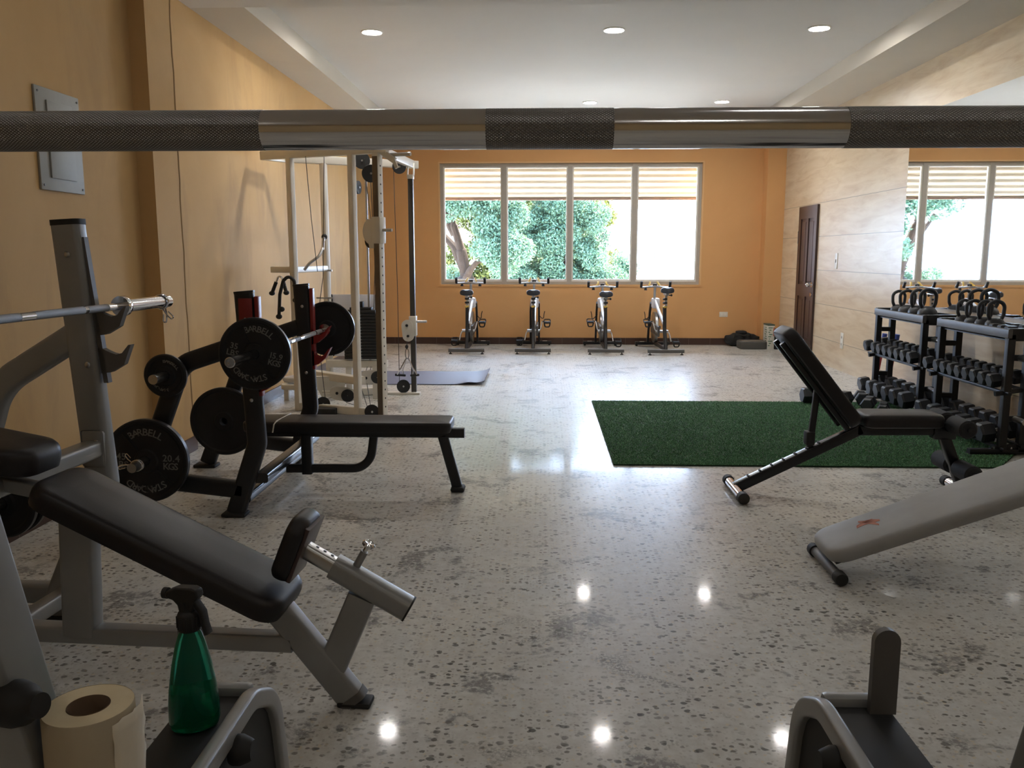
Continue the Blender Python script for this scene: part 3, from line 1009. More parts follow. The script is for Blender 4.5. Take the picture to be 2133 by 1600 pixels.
MB().sweep([(-1.555, BYc - 0.137, 0.377), (-1.545, BYc - 0.137, 0.425), (-1.535, BYc - 0.12, 0.4395), (-1.52, BYc + 0.12, 0.4395)], rr(0.006, 0.012, 0.002), N=(1, 0, 0)).build('white_strap', MAT['sash'], b1)['label'] = 'thin white strap'

barbell('barbell', 'chrome barbell on the red catches of the black flat bench', (-1.430, BYc - 0.02, 0.908), (0, 1, 0))
plate('weight_plate', 'black 35 pound plate loaded on the near end of the flat bench barbell', 0.181, 0.036, (-1.430, 4.190, 0.908), lb='35', kg='15.9', spin=R(-14))
plate('weight_plate', 'plain black plate back on the far end of the flat bench barbell', 0.181, 0.036, (-1.430, 5.655, 0.908), front=(0, 1, 0), lb='35', kg='15.9')
plate('weight_plate', 'big 45 pound plate on the lower peg nearest the grey bench', 0.222, 0.042, (-2.075, BYc - HS - 0.085, 0.325), lb='45', kg='20.4', spin=R(-2))
plate('weight_plate', 'small black plate on the upper storage peg of the flat bench', 0.112, 0.028, (-1.955, BYc - HS - 0.07, 0.775), small=True, spin=R(-30))
plate('weight_plate', 'big plain black plate on the far storage peg behind the 35 pound plate', 0.222, 0.042, (-2.06, BYc + HS - 0.075, 0.325), text=False)
spring_clip('spring_collar', 'chrome spring collar on the peg in front of the 45 pound plate', (-2.075, BYc - HS - 0.20, 0.325), (0, 1, 0), 0.028, (-1, 0, 0.3))

# ------------------------------------------------------------------ grey incline bench (local frame: x along the bench, y across)
g1 = thing('incline_bench', 'silver grey olympic incline bench with black pads in the near corner', 'incline bench', (-0.58, 2.48, 0), R(-3.4))
GM = W[g1]
W[g1] = Matrix()          # parts below are laid out in the bench's own frame
def gput(mb, name, m, par=g1, **k):
    o = mb.build(name, m, par, **k)
    return o
gray = MAT['grey']
for s in (-1, 1):
    y = 0.53 * s
    up = fillet([(-1.168, y, 1.505), (-1.106, y, 0.53), (-1.345, y, 0.015)], 0.12, 6)
    uo = gput(MB().sweep(up, rr(0.07, 0.108, 0.02, 4), N=PX), 'upright', gray)
    gput(MB().sweep([(-1.168, y, 1.505), (-1.169, y, 1.525)], rr(0.072, 0.112, 0.02, 4), N=PX), 'end_cap', MAT['rubber'], uo)
    mb = MB()
    for x, z in ((-1.158, 1.40), (-1.112, 1.0), (-1.125, 0.655), (-1.10, 0.71)):
        mb.ball((x, y - 0.037, z), 0.011, (1, 0.5, 1), 10)
    gput(mb, 'bolts', MAT['steel'], uo)
    arm = fillet([(-1.14, y, 1.12), (-1.49, y, 0.915), (-1.80, y, 0.04)], 0.25, 8)
    gput(MB().sweep(arm, rr(0.06, 0.10, 0.02, 4), N=PX), 'storage_arm', gray)
    gput(MB().bar((-1.77, y, 0.10), (-1.30, y, 0.10), 0.06, 0.08, PX, 0.015), 'base_beam', gray)
    gput(MB().bbox((-1.42, y - 0.06, 0), (-1.26, y + 0.06, 0.02), 0.006), 'foot_pad', MAT['rubber'])
    # double hooked catch plate on the front face
    mb = MB()
    pl = [(-1.122, 1.462), (-1.104, 1.462), (-1.050, 0.93), (-1.068, 0.93)]
    fm = frame_m((0, y, 0), (0, -1, 0), (1, 0, 0))
    mb.prism(pl, 0.026, fm)
    for dx, dz in ((0, 0), (-0.004, -0.140)):
        arc = [(-1.082, 1.105), (-1.045, 1.110), (-0.992, 1.140), (-0.962, 1.213), (-0.972, 1.212), (-0.998, 1.182), (-1.020, 1.176), (-1.040, 1.182), (-1.058, 1.190), (-1.072, 1.198), (-1.090, 1.200)]
        mb.prism([(a + dx + (0.012 if dz else 0), b + dz) for a, b in arc], 0.026, fm)
    gput(mb, 'bar_catch', MAT['greydark'])
    gput(MB().cyl((-1.60, y, 0.42), (-1.60, y + 0.22 * s, 0.42), 0.0245, 18), 'storage_peg', MAT['steel'])
for x, z in ((-1.115, 0.685),):
    gput(MB().bar((x, -0.50, z), (x, 0.495, z), 0.075, 0.06, (1, 0, 0), 0.012), 'cross_beam', gray)
    for s in (-1, 1):
        gput(MB().bbox((x - 0.045, s * 0.497 - 0.006, z - 0.07), (x + 0.045, s * 0.497 + 0.006, z + 0.07), 0.012), 'mounting_plate', gray)
gput(MB().bar((-1.26, -0.53, 0.115), (-1.26, 0.53, 0.115), 0.06, 0.06, (0, 0, 1), 0.012), 'rear_cross_tube', gray)
gput(MB().bar((-1.75, -0.53, 0.16), (-1.75, 0.53, 0.16), 0.06, 0.06, (0, 0, 1), 0.012), 'rear_cross_tube', gray)
gput(MB().bbox((-1.62, -0.42, 0.205), (-1.30, 0.02, 0.215), 0.003), 'foot_plate', MAT['greydark'])
gput(MB().bar((-1.30, 0, 0.20), (-0.19, 0, 0.20), 0.06, 0.055, PX, 0.010), 'base_tube', gray)
gput(MB().bar((-0.885, 0, 0.20), (-0.865, 0, 0.66), 0.07, 0.105, PX, 0.012), 'short_post', gray)
gput(MB().bar((-0.27, 0, 0.355), (0.0, 0, 0.012), 0.06, 0.085, PX, 0.012), 'front_leg', gray)
lgd = V(0.27, 0, -0.343).normalized()
gput(MB().sweep([V(0, 0, 0.012) - lgd * 0.022, V(0, 0, 0.012) + lgd * 0.004], rr(0.066, 0.092, 0.016, 4), N=PX), 'leg_cap', MAT['greydark'])
gput(MB().bbox((-0.050, -0.034, 0.0), (0.056, 0.034, 0.020), 0.008), 'rubber_foot', MAT['rubber'])
gput(MB().bar((-0.072, 0, 0.115), (0.035, 0, 0.36), 0.05, 0.088, PX, 0.010), 'seat_strut', gray)
ax = V(0.176 + 0.054, 0, 0.324 - 0.454).normalized()
gput(MB().sweep([(-0.054, 0, 0.454), (0.176, 0, 0.324)], rr(0.075, 0.075, 0.028, 5), N=PX), 'seat_sleeve', gray)
gput(MB().sweep([V(0.176, 0, 0.324) + ax * 0.0, V(0.176, 0, 0.324) + ax * 0.006], rr(0.077, 0.077, 0.028, 5), N=PX), 'sleeve_cap', MAT['rubber'])
st_ = MB().sweep([V(-0.155, 0, 0.511), V(0.02, 0, 0.412)], rr(0.052, 0.052, 0.018, 4), N=PX)
so = gput(st_, 'seat_post', MAT['steel'])
nrm = V(-ax.z, 0, ax.x)
mb = MB()
for k in range(3):
    q = V(-0.054, 0, 0.454) - ax * (0.018 + 0.026 * k)
    mb.cyl(q + nrm * 0.0255, q + nrm * 0.0268, 0.0055, 10)
gput(mb, 'post_holes', MAT['rubber'], so)
q = V(-0.054, 0, 0.454) + ax * 0.062 + nrm * 0.036
pin = gput(MB().cyl(q, q + nrm * 0.055, 0.012, 16), 'pop_pin', gray)
gput(MB().cyl(q + nrm * 0.055, q + nrm * 0.072, 0.007, 12).lathe([(0.008, 0.070), (0.020, 0.076), (0.021, 0.084), (0.016, 0.089), (0.010, 0.086), (0.0, 0.086)], 20, frame_m(q, nrm, PX)), 'pin_knob', MAT['chrome'], pin)
# seat: its face looks up the bench
sd = V(-0.108 + 0.203, 0, 0.630 - 0.396)
sl = sd.length
sdn = sd.normalized()
sn = V(-sdn.z, 0, sdn.x)
cS = V(-0.1555, 0, 0.513)
gput(MB().pad(0.215, 0.185, 0.058, 0.06, 0.022, frame_m(cS - sn * 0.012, sn, sdn)), 'seat_pad', MAT['vinyl'])
gput(MB().sweep([cS - sdn * 0.09 - sn * 0.016, cS + sdn * 0.09 - sn * 0.016], rr(0.15, 0.014, 0.004), N=PX), 'seat_board', MAT['dkbrown'])
# backrest
pa, pb = V(-0.945, 0, 0.690), V(-0.205, 0, 0.335)
pd = (pb - pa); pl_ = pd.length; pdn = pd.normalized(); pn = V(-pdn.z, 0, pdn.x)
if pn.z < 0: pn = -pn
gput(MB().pad(pl_ + 0.03, 0.285, 0.075, 0.075, 0.03, frame_m((pa + pb) / 2 - pn * 0.035, pn, pdn)), 'backrest_pad', MAT['vinyl'])
gput(MB().bar(pa + pdn * 0.06 - pn * 0.06, pb - pdn * 0.02 - pn * 0.06, 0.06, 0.05, PX, 0.008), 'backrest_tube', gray)
# neck pad behind the backrest
ha, hb = V(-1.34, 0, 0.800), V(-0.955, 0, 0.745)
hd = (hb - ha).normalized(); hn = V(-hd.z, 0, hd.x)
gput(MB().pad((hb - ha).length, 0.30, 0.085, 0.085, 0.035, frame_m((ha + hb) / 2 - hn * 0.02, hn, hd), taper=0.72), 'neck_pad', MAT['vinyl'])
gput(MB().bar((-1.30, -0.02, 0.735), (-0.93, -0.02, 0.665), 0.05, 0.045, PX, 0.008), 'neck_pad_tube', gray)
W[g1] = GM
axg = GM.to_3x3() @ V(0, 1, 0)
def gp(x, y, z):
    return GM @ V(x, y, z)
cb = gp(-1.056, 0.0, 1.2055)
barbell('barbell', 'chrome barbell resting in the upper catches of the grey incline bench', cb, axg, half_shaft=0.64, sleeve=0.37)
e = gp(-1.056, 0.955, 1.2055)
spring_clip('spring_collar', 'thin wire spring collar dangling at the sleeve end over the incline bench', e, axg, 0.0290, (0.35, 0, -1))
for k, (yy, lab) in enumerate(((0.55 + 0.09, 'inner black plate of the pair stored low behind the incline bench'), (0.55 + 0.15, 'outer black plate of the pair stored low behind the incline bench'))):
    plate('weight_plate', lab, 0.14, 0.032, gp(-1.60, yy, 0.42), front=tuple(-axg), text=False)

# ------------------------------------------------------------------ squat rack in front of the camera, with its barbell
RXc = -0.008
rk = thing('squat_rack', 'grey squat rack with black lined safety arms close to the camera', 'squat rack', (RXc, 0.85, 0))
for s in (-1, 1):
    xo = RXc + s * 0.584
    MB().bar((xo, 0.693, 1.56), (xo, 1.140, 0.0), 0.044, 0.07, (1, 0, 0), 0.006).build('upright', MAT['grey'], rk)
    MB().bbox((xo - 0.04, 1.05, 0.0), (xo + 0.04, 1.25, 0.03), 0.006).build('foot_pad', MAT['rubber'], rk)
    fm = frame_m((xo, 0, 0), (1, 0, 0), (0, 1, 0))
    MB().prism([(0.690, 1.545), (0.628, 1.545), (0.625, 1.485), (0.612, 1.471), (0.590, 1.470), (0.578, 1.484), (0.572, 1.515), (0.562, 1.512), (0.566, 1.475), (0.590, 1.452), (0.630, 1.440), (0.715, 1.440)], 0.035, fm).build('bar_hook', MAT['greydark'], rk)
    xi = RXc + s * 0.421
    # looped side plate of the safety arm: flat bar bent round, with a black guard inside
    loop = fillet([(xi, 0.74, 0.747), (xi, 1.165, 0.747), (xi, 1.262, 0.70), (xi, 1.300, 0.50), (xi, 1.300, 0.36)], [0.10, 0.10, 0.3], 7)
    MB().sweep(loop, rr(0.022, 0.030, 0.006, 4), N=(1, 0, 0)).build('side_loop', MAT['grey'], rk)
    MB().prism([(0.74, 0.735), (1.16, 0.735), (1.235, 0.70), (1.268, 0.62), (1.285, 0.50), (1.285, 0.36), (0.74, 0.36)], 0.008, frame_m((xi + s * 0.006, 0, 0), (1, 0, 0), (0, 1, 0))).build('guard_panel', MAT['rubber'], rk)
    k = MB()
    k.lathe([(0.019, 0.0), (0.021, 0.004), (0.021, 0.014), (0.016, 0.026), (0.0135, 0.030), (0.0, 0.030)], 20, frame_m((xi - s * 0.004, 1.075, 0.722), (-s, 0, 0), (0, 1, 0)))
    k.build('bolt_cap', MAT['rubber'], rk)
    # tray with black liner outside the loop
    x0, x1 = RXc + s * 0.436, RXc + s * 0.532
    lo, hi = min(x0, x1), max(x0, x1)
    MB().bbox((lo, 0.78, 0.700), (hi, 1.225, 0.722), 0.003).build('arm_tray', MAT['greydark'], rk)
    MB().bbox((lo + 0.002, 0.80, 0.722), (hi - 0.002, 1.205, 0.730), 0.003).build('rubber_liner', MAT['rubber'], rk)
    MB().bbox((lo, 1.206, 0.700), (hi - 0.0, 1.232, 0.742), 0.008).build('tray_lip', MAT['grey'], rk)
    xs = RXc + s * 0.514
    MB().prism([(-0.019, 0.73), (0.019, 0.73)] + [(0.019 * math.cos(R(a)), 0.842 + 0.019 * math.sin(R(a))) for a in range(0, 181, 15)], 0.012, frame_m((xs, 1.19, 0), (0, -1, 0), (1, 0, 0))).build('stop_tab', MAT['greydark'], rk)
    MB().bar((xo - s * 0.02, 0.90, 0.69), (xi, 0.90, 0.69), 0.04, 0.05, (0, 1, 0), 0.006).build('arm_bracket', MAT['grey'], rk)
    # black knob on the post
    yk, zk = 0.855, 0.918
    MB().lathe([(0.021, -0.006), (0.025, 0.0), (0.0255, 0.012), (0.022, 0.026), (0.0150, 0.034), (0.0135, 0.046), (0.0, 0.046)], 24, frame_m((RXc + s * 0.568, yk - 0.012, zk), (-s * 0.8, -0.25, 0.1), (0, 1, 0))).build('adjustment_knob', MAT['rubber'], rk)
MB().bar((RXc - 0.56, 1.115, 0.06), (RXc + 0.56, 1.115, 0.06), 0.05, 0.06, (0, 1, 0), 0.008).build('base_cross_tube', MAT['grey'], rk)
barbell('barbell', 'chrome barbell with knurled bands crossing right in front of the camera', (-0.01, 0.600, 1.4845), (1, 0.0, 0.0), half_shaft=0.655, rs=0.0134,
        segs=[(-0.655, -0.54, 's'), (-0.54, -0.181, 'k'), (-0.181, -0.028, 's'), (-0.028, 0.058, 'k'), (0.058, 0.213, 's'), (0.213, 0.54, 'k'), (0.54, 0.655, 's')])

# paper roll and spray bottle on the tray
MAT['paper'] = paint('shaded_roll_side', (0.42, 0.36, 0.26), (0.47, 0.41, 0.31), 0.9, 6)  # roll side coloured darker than the end to carry its shade
MAT['papertop'] = paint('paper_roll_edge', (0.66, 0.55, 0.36), (0.70, 0.60, 0.41), 0.9, 20)
MAT['card'] = principled('cardboard_core', (0.20, 0.13, 0.08), 0.9)
rl = thing('paper_towel_roll', 'cream paper towel roll standing on the near rack tray', 'paper roll', (-0.517, 0.893, 0.73))
RM = Matrix.Translation((-0.517, 0.893, 0.7305))
MB().lathe([(0.0475, 0.0), (0.0490, 0.003), (0.0492, 0.155), (0.0482, 0.1585)], 48, RM, cap=False).build('paper_wrap', MAT['paper'], rl)
MB().lathe([(0.0484, 0.1580), (0.034, 0.1590), (0.0235, 0.1578), (0.0235, 0.10)], 48, RM, cap=False).build('roll_end', MAT['papertop'], rl)
MB().lathe([(0.0232, 0.1585), (0.0232, 0.002), (1e-6, 0.002)], 32, RM, cap=False).build('cardboard_core', MAT['card'], rl)
mb = MB()
vs, fs = [], []
na, nz = 9, 14
for i in range(na):
    a = R(-34 + 62 * i / (na - 1))
    for j in range(nz):
        z = 0.004 + 0.145 * j / (nz - 1)
        lift = 0.0012 + 0.0075 * (i / (na - 1)) ** 2 * (0.45 + 0.55 * (j / (nz - 1))) + 0.0015 * math.sin(j * 1.9 + i * 2.3)
        if j == nz - 1: z += 0.0015 * math.sin(i * 0.9) + 0.008 * i / (na - 1)
        r_ = 0.0492 + lift
        vs.append(RM @ V(r_ * math.cos(a), r_ * math.sin(a), z))
for i in range(na - 1):
    for j in range(nz - 1):
        fs.append((i*nz + j, (i+1)*nz + j, (i+1)*nz + j + 1, i*nz + j + 1))
mb.add(vs, fs)
pf = mb.build('torn_sheet', principled('torn_paper_sheet', (0.74, 0.68, 0.56), 0.9), rl, ang=60)
pf.modifiers.new('thickness', 'SOLIDIFY').thickness = 0.0008

MAT['bottle'] = principled('green_bottle_plastic', (0.06, 0.62, 0.44), 0.10, spec=0.5, Transmission_Weight=0.93, IOR=1.35)
MAT['liquid'] = principled('green_cleaner', (0.01, 0.36, 0.19), 0.05, spec=0.5, Transmission_Weight=0.80, IOR=1.33)
sb = thing('spray_bottle', 'green spray bottle with black trigger on the rack tray', 'spray bottle', (-0.494, 1.118, 0.73))
BMx = Matrix.Translation((-0.494, 1.120, 0.7305)) @ Matrix.Rotation(R(20), 4, 'Z') @ Matrix.Diagonal((0.86, 0.86, 0.85, 1))
pr = [(0.0, 0.004), (0.030, 0.0), (0.038, 0.004), (0.0408, 0.014), (0.0405, 0.04), (0.038, 0.07), (0.032, 0.11), (0.0245, 0.145), (0.0185, 0.165), (0.0150, 0.172), (0.0150, 0.182)]
MB().lathe(pr, 40, BMx, sx=1.0, sy=0.82).build('bottle_body', MAT['bottle'], sb)
liq = [(0.0, 0.0065), (0.028, 0.003), (0.0360, 0.007), (0.0385, 0.015), (0.0383, 0.04), (0.0360, 0.068), (0.0, 0.068)]
MB().lathe(liq, 40, BMx, sx=1.0, sy=0.82).build('cleaner', MAT['liquid'], sb)
mb = MB()
mb.lathe([(0.0175, 0.172), (0.0185, 0.176), (0.0185, 0.198), (0.0165, 0.203), (0.0125, 0.206), (0.0115, 0.216), (0.012, 0.222)], 28, BMx)
for k in range(14):
    a = 2 * PI * k / 14
    mb.box((-0.0012, -0.0012, 0.177), (0.0012, 0.0012, 0.197), BMx @ Matrix.Translation((0.0187 * math.cos(a), 0.0187 * math.sin(a), 0)))
mb.build('screw_cap', MAT['rubber'], sb)
H2 = Matrix.Translation((-0.494, 1.120, 0.7305)) @ Matrix.Rotation(R(-10), 4, 'Z') @ Matrix.Diagonal((0.86, 0.86, 0.85, 1))
poly = [(-0.036, 0.232), (-0.034, 0.238), (-0.016, 0.246), (0.012, 0.247), (0.022, 0.243), (0.024, 0.232), (0.017, 0.224), (0.014, 0.213), (0.012, 0.205), (-0.012, 0.205), (-0.014, 0.216), (-0.022, 0.224), (-0.034, 0.227)]
hd_ = MB().prism(poly, 0.020, H2 @ frame_m((0, 0, 0), (0, -1, 0), (1, 0, 0))).build('spray_head', MAT['rubber'], sb)
bv = hd_.modifiers.new('round', 'BEVEL'); bv.width = 0.003; bv.segments = 2
MB().cyl(H2 @ V(-0.035, 0, 0.232), H2 @ V(-0.043, 0, 0.232), 0.008, 14).build('nozzle', MAT['rubber'], hd_)
MB().sweep([H2 @ V(0.014, 0, 0.222), H2 @ V(0.026, 0, 0.205), H2 @ V(0.029, 0, 0.185), H2 @ V(0.034, 0, 0.168)], rr(0.014, 0.007, 0.002), N=H2.to_3x3() @ V(0, 1, 0)).build('trigger', MAT['rubber'], hd_)

# ------------------------------------------------------------------ adjustable bench by the turf
ab = thing('adjustable_bench', 'black adjustable bench with raised backrest standing beside the green turf', 'adjustable bench', (1.8, 4.95, 0))
AY = 4.93
def foot_tube(par, x, y0, y1, r=0.030):
    t = MB().cyl((x, y0 + 0.05, r + 0.004), (x, y1 - 0.05, r + 0.004), r * 0.94, 20).build('foot_tube', MAT['chrome'], par)
    for a, b in ((y0, y0 + 0.06), (y1 - 0.06, y1)):
        MB().lathe([(0.0, 0), (r * 0.8, 0), (r + 0.003, 0.006), (r + 0.003, 0.054), (r * 0.9, 0.06), (0.0, 0.06)], 20, frame_m((x, a, r + 0.004), (0, 1, 0))).build('rubber_cap', MAT['rubber'], t)
foot_tube(ab, 1.150, 4.69, 5.13)
foot_tube(ab, 2.475, 4.72, 5.16)
beam = MB().bar((1.150, AY, 0.035), (1.86, AY, 0.395), 0.055, 0.06, PX, 0.006).build('rear_beam', MAT['blackgloss'], ab)
bd = V(0.71, 0, 0.36).normalized(); bn = V(-bd.z, 0, bd.x)
mb = MB()
for k in range(7):
    q = V(1.150, AY, 0.035) + bd * (0.10 + 0.075 * k) + bn * 0.0305
    mb.add(*(lambda m_: (m_.v, m_.f))(MB().bbox((-0.006, -0.022, -0.006), (0.006, 0.022, 0.006), 0.003, frame_m(q, bn, bd))))
mb.build('ladder_notches', MAT['rubber'], beam)
MB().bar((1.84, AY, 0.39), (2.33, AY, 0.395), 0.055, 0.06, PX, 0.006).build('seat_beam', MAT['blackgloss'], ab)
MB().pad(0.46, 0.27, 0.075, 0.06, 0.03, frame_m((2.075, AY, 0.422), (0.0, 0, 1), (1, 0, 0)), taper=0.90).build('seat_pad', MAT['vinyl'], ab)
f0, f1 = V(1.385, AY, 0.968), V(1.805, AY, 0.440)
fd = (f1 - f0).normalized(); fnn = V(-fd.z, 0, fd.x)
if fnn.x < 0: fnn = -fnn
MB().pad((f1 - f0).length + 0.02, 0.27, 0.078, 0.06, 0.025, frame_m((f0 + f1) / 2 - fnn * 0.035, fnn, fd)).build('backrest_pad', MAT['vinyl'], ab)
for s in (-1, 1):
    MB().bar(f0 + fd * 0.04 - fnn * 0.055 + V(0, s * 0.07, 0), f1 - fnn * 0.055 + V(0, s * 0.07, 0), 0.03, 0.03, PX, 0.005).build('backrest_rail', MAT['blackgloss'], ab)
MB().bar((1.603, AY, 0.655), (1.575, AY, 0.285), 0.03, 0.035, PX, 0.006).build('support_strut', MAT['black'], ab)
MB().bbox((1.545, AY - 0.035, 0.30), (1.595, AY + 0.035, 0.38), 0.008).build('strut_lock', MAT['rubber'], ab)
MB().bar((2.315, AY, 0.42), (2.478, AY, 0.03), 0.05, 0.06, PX, 0.006).build('front_leg', MAT['blackgloss'], ab)
MB().bbox((2.27, AY - 0.04, 0.34), (2.40, AY + 0.04, 0.44), 0.012).build('hinge_bracket', MAT['blackgloss'], ab)
def roller(par, x, z, y0, y1, r=0.052):
    a = MB().cyl((x, y0 - 0.012, z), (x, y1 + 0.012, z), 0.012, 12).build('roller_axle', MAT['black'], par)
    for p, q in ((y0, AY - 0.035), (AY + 0.035, y1)):
        MB().lathe([(0.013, 0), (r - 0.012, 0), (r, 0.012), (r, q - p - 0.012), (r - 0.012, q - p), (0.013, q - p)], 24, frame_m((x, p, z), (0, 1, 0))).build('foam_roller', MAT['foam'], a)
roller(ab, 2.375, 0.435, AY - 0.22, AY + 0.22)
roller(ab, 2.425, 0.175, AY - 0.22, AY + 0.22)

# ------------------------------------------------------------------ sit-up bench in the near corner
su = thing('sit_up_bench', 'grey brown sit-up board sloping down to the floor in the near corner', 'sit-up bench', (1.7, 3.70, 0))
s0, s1 = V(1.285, 3.70, 0.075), V(2.55, 3.70, 0.545)
sdv = (s1 - s0).normalized(); snn = V(-sdv.z, 0, sdv.x)
MB().pad((s1 - s0).length + 0.04, 0.315, 0.062, 0.085, 0.028, frame_m((s0 + s1) / 2 + snn * 0.0, snn, sdv), taper=1.30).build('board_pad', MAT['vinylgrey'], su)
MB().bar(s0 + sdv * 0.02 - snn * 0.028, s1 - snn * 0.028, 0.05, 0.05, PX, 0.008).build('frame_beam', MAT['black'], su)
ft = MB().cyl((1.285, 3.515, 0.030), (1.285, 3.885, 0.030), 0.022, 18).build('foot_bar', MAT['greydark'], su)
for y in (3.515, 3.885):
    MB().lathe([(0, -0.02), (0.026, -0.018), (0.029, -0.01), (0.029, 0.03), (0.023, 0.032)], 20, frame_m((1.285, y, 0.030), (0, 1 if y < 3.7 else -1, 0))).build('rubber_cap', MAT['rubber'], ft)
MB().bar(s1 - sdv * 0.10 - snn * 0.03, (2.62, 3.70, 0.0), 0.05, 0.05, PX, 0.008).build('rear_leg', MAT['black'], su)
MB().cyl((2.62, 3.50, 0.027), (2.62, 3.90, 0.027), 0.025, 16).build('rear_foot_bar', MAT['greydark'], su)
# worn orange emblem: two crossing strokes on the board
lm = frame_m(s0 + sdv * 0.215 + snn * 0.0686 + V(0, 0.012, 0), snn, sdv)
mb = MB()
for st in ([(-0.055, -0.005, 0.006), (-0.02, 0.012, 0.016), (0.02, 0.012, 0.018), (0.05, -0.006, 0.008)], [(-0.028, 0.05, 0.007), (-0.004, 0.02, 0.015), (0.018, -0.012, 0.016), (0.030, -0.048, 0.007)], [(-0.05, 0.010, 0.004), (-0.01, 0.030, 0.008), (0.03, 0.028, 0.004)]):
    L_, R_ = [], []
    for x, y, w in st:
        L_.append((x + w * 0.3, y + w)); R_.append((x - w * 0.3, y - w))
    poly = L_ + R_[::-1]
    mb.prism(poly, 0.0012, lm)
mb.build('orange_emblem', MAT['orange_mark'], su, ang=0)

# ------------------------------------------------------------------ cable machine
cm = thing('cable_machine', 'tall cream multi-station cable machine with a black weight stack', 'cable machine', (-1.7, 7.8, 0))
U_ = V(0.927, -0.375, 0); V_ = V(0.375, 0.927, 0)
PB = V(-1.60, 7.30, 0); PA = PB - U_ * 0.64; PC = PB + U_ * 0.2535
cw = MAT['cream']
def post(p, z0, z1, name='post', m=None, w=0.052, d=0.06, par=None):
    return MB().sweep([p + V(0, 0, z0), p + V(0, 0, z1)], rr(w, d, 0.006), N=U_).build(name, m or cw, par or cm)
def beam_(a, b, w=0.055, h=0.075, name='beam', m=None, par=None):
    return MB().sweep([a, b], rr(w, h, 0.006), N=(V(*b) - V(*a)).cross(V(0, 0, 1))).build(name, m or cw, par or cm)
post(PA, 0, 2.23); post(PB, 0, 2.23)
c_ = post(PC, 0, 2.23, 'drilled_post', None, 0.058, 0.075)
mb = MB()
for k in range(28):
    z = 0.10 + 0.075 * k
    q = PC + U_ * 0.0285 + V(0, 0, z)
    mb.cyl(q, q + U_ * 0.0015, 0.008, 10)
mb.build('adjustment_holes', MAT['rubber'], c_)
MB().sweep([PC - V_ * 0.0385 + V(0, 0, 0.02), PC - V_ * 0.0385 + V(0, 0, 2.20)], rr(0.05, 0.003, 0.001), N=U_).build('face_shade_strip', metal_paint('shaded_face_brown', (0.13, 0.10, 0.075), 0.4, 0.2, 0.5, 0.3), c_)  # brown strip puts the unlit front face's shade into colour
TZ = 2.262
LA = PB - U_ * 0.93
beam_(LA + V(0, 0, TZ), PC + U_ * 0.10 + V(0, 0, TZ), name='front_top_beam')
E0, E1 = V(-2.42, 8.12, 2.29), V(-1.25, 8.76, 2.29)
beam_(E0, E1, name='rear_top_beam')
beam_(LA + V(0, 0, TZ), E0, name='side_top_beam')
PE = V(-2.09, 8.29, 0)
post(PE, 0, 2.26)
PD = V(-1.285, 8.50, 0)
MB().sweep([PD + V(0, 0, 0.0), PD + V(0, 0, 2.14)], rr(0.05, 0.06, 0.006), N=(1, 0, 0)).build('guide_post', metal_paint('dark_guide_post', (0.075, 0.068, 0.06), 0.4, 0.15, 0.5, 0.4), cm)
MB().bbox((-1.315, 8.46, 2.13), (-1.255, 8.54, 2.17), 0.004).build('post_bracket', cw, cm)
for s in (-1, 1):
    MB().bar((-1.285 + s * 0.03, 8.50, 2.16), (-1.285 + s * 0.03, 8.55, 2.28), 0.012, 0.03, (1, 0, 0), 0.002).build('post_bracket', cw, cm)
beam_(PC + V(0, 0, TZ), V(-1.30, 8.72, 2.29), name='top_link_beam')
# base tubes on the floor
beam_(PA + V(0, 0, 0.04), PC + V(0, 0, 0.04), 0.055, 0.07, 'base_tube')
beam_(PA + V(0, 0, 0.04), PE + V(0, 0, 0.04), 0.055, 0.07, 'base_tube')
MB().bbox((-1.57, 8.42, 0.0), (-1.22, 8.52, 0.022), 0.004).build('base_plate', cw, cm)
beam_(PE + V(0, 0, 0.04), V(-1.55, 8.45, 0.04), 0.055, 0.07, 'base_tube')
# weight stack
SY = 8.20
sx0, sx1 = -1.905, -1.575
for s, x in ((0, -1.82), (1, -1.665)):
    MB().cyl((x, SY, 0.36), (x, SY, 2.26), 0.011, 12).build('guide_rod', MAT['steel'], cm)
nst = 15
for k in range(nst):
    z = 0.395 + k * 0.0295
    pl = MB().bbox((sx0, SY - 0.06, z), (sx1, SY + 0.06, z + 0.027), 0.004).build('stack_plate', MAT['rubber'], cm)
    MB().bbox((-1.748, SY - 0.0625, z + 0.008), (-1.732, SY - 0.059, z + 0.019), 0.001).build('number_tag', MAT['letter'], pl)
MB().bbox((sx0 + 0.02, SY - 0.06, 0.838), (sx1 - 0.02, SY + 0.06, 0.868), 0.004).build('stack_head', MAT['rubber'], cm)
MB().bbox((sx0 + 0.06, SY - 0.05, 0.868), (sx1 - 0.06, SY + 0.05, 0.895), 0.004).build('stack_head', MAT['rubber'], cm)
MB().bbox((-1.76, SY - 0.03, 0.895), (-1.72, SY + 0.03, 0.95), 0.004).build('selector_stem', MAT['rubber'], cm)
beam_(V(-2.09, SY, 0.345), V(-1.50, SY, 0.345), 0.09, 0.07, 'stack_base')
MB().bbox((-1.90, SY - 0.05, 0.0), (-1.84, SY + 0.05, 0.32), 0.006).build('stack_leg', cw, cm)
MB().bbox((-1.64, SY - 0.05, 0.0), (-1.58, SY + 0.05, 0.32), 0.006).build('stack_leg', cw, cm)
sh = MB().bbox((-2.085, 8.47, 0.385), (-1.655, 8.48, 1.005), 0.003).build('rear_shroud', principled('white_shroud', (0.70, 0.70, 0.75), 0.5), cm)
for x in (-2.115, -1.655):
    MB().bbox((x, 8.45, 0.385), (x + 0.03, 8.49, 1.005), 0.003).build('shroud_edge', MAT['rubber'], sh)
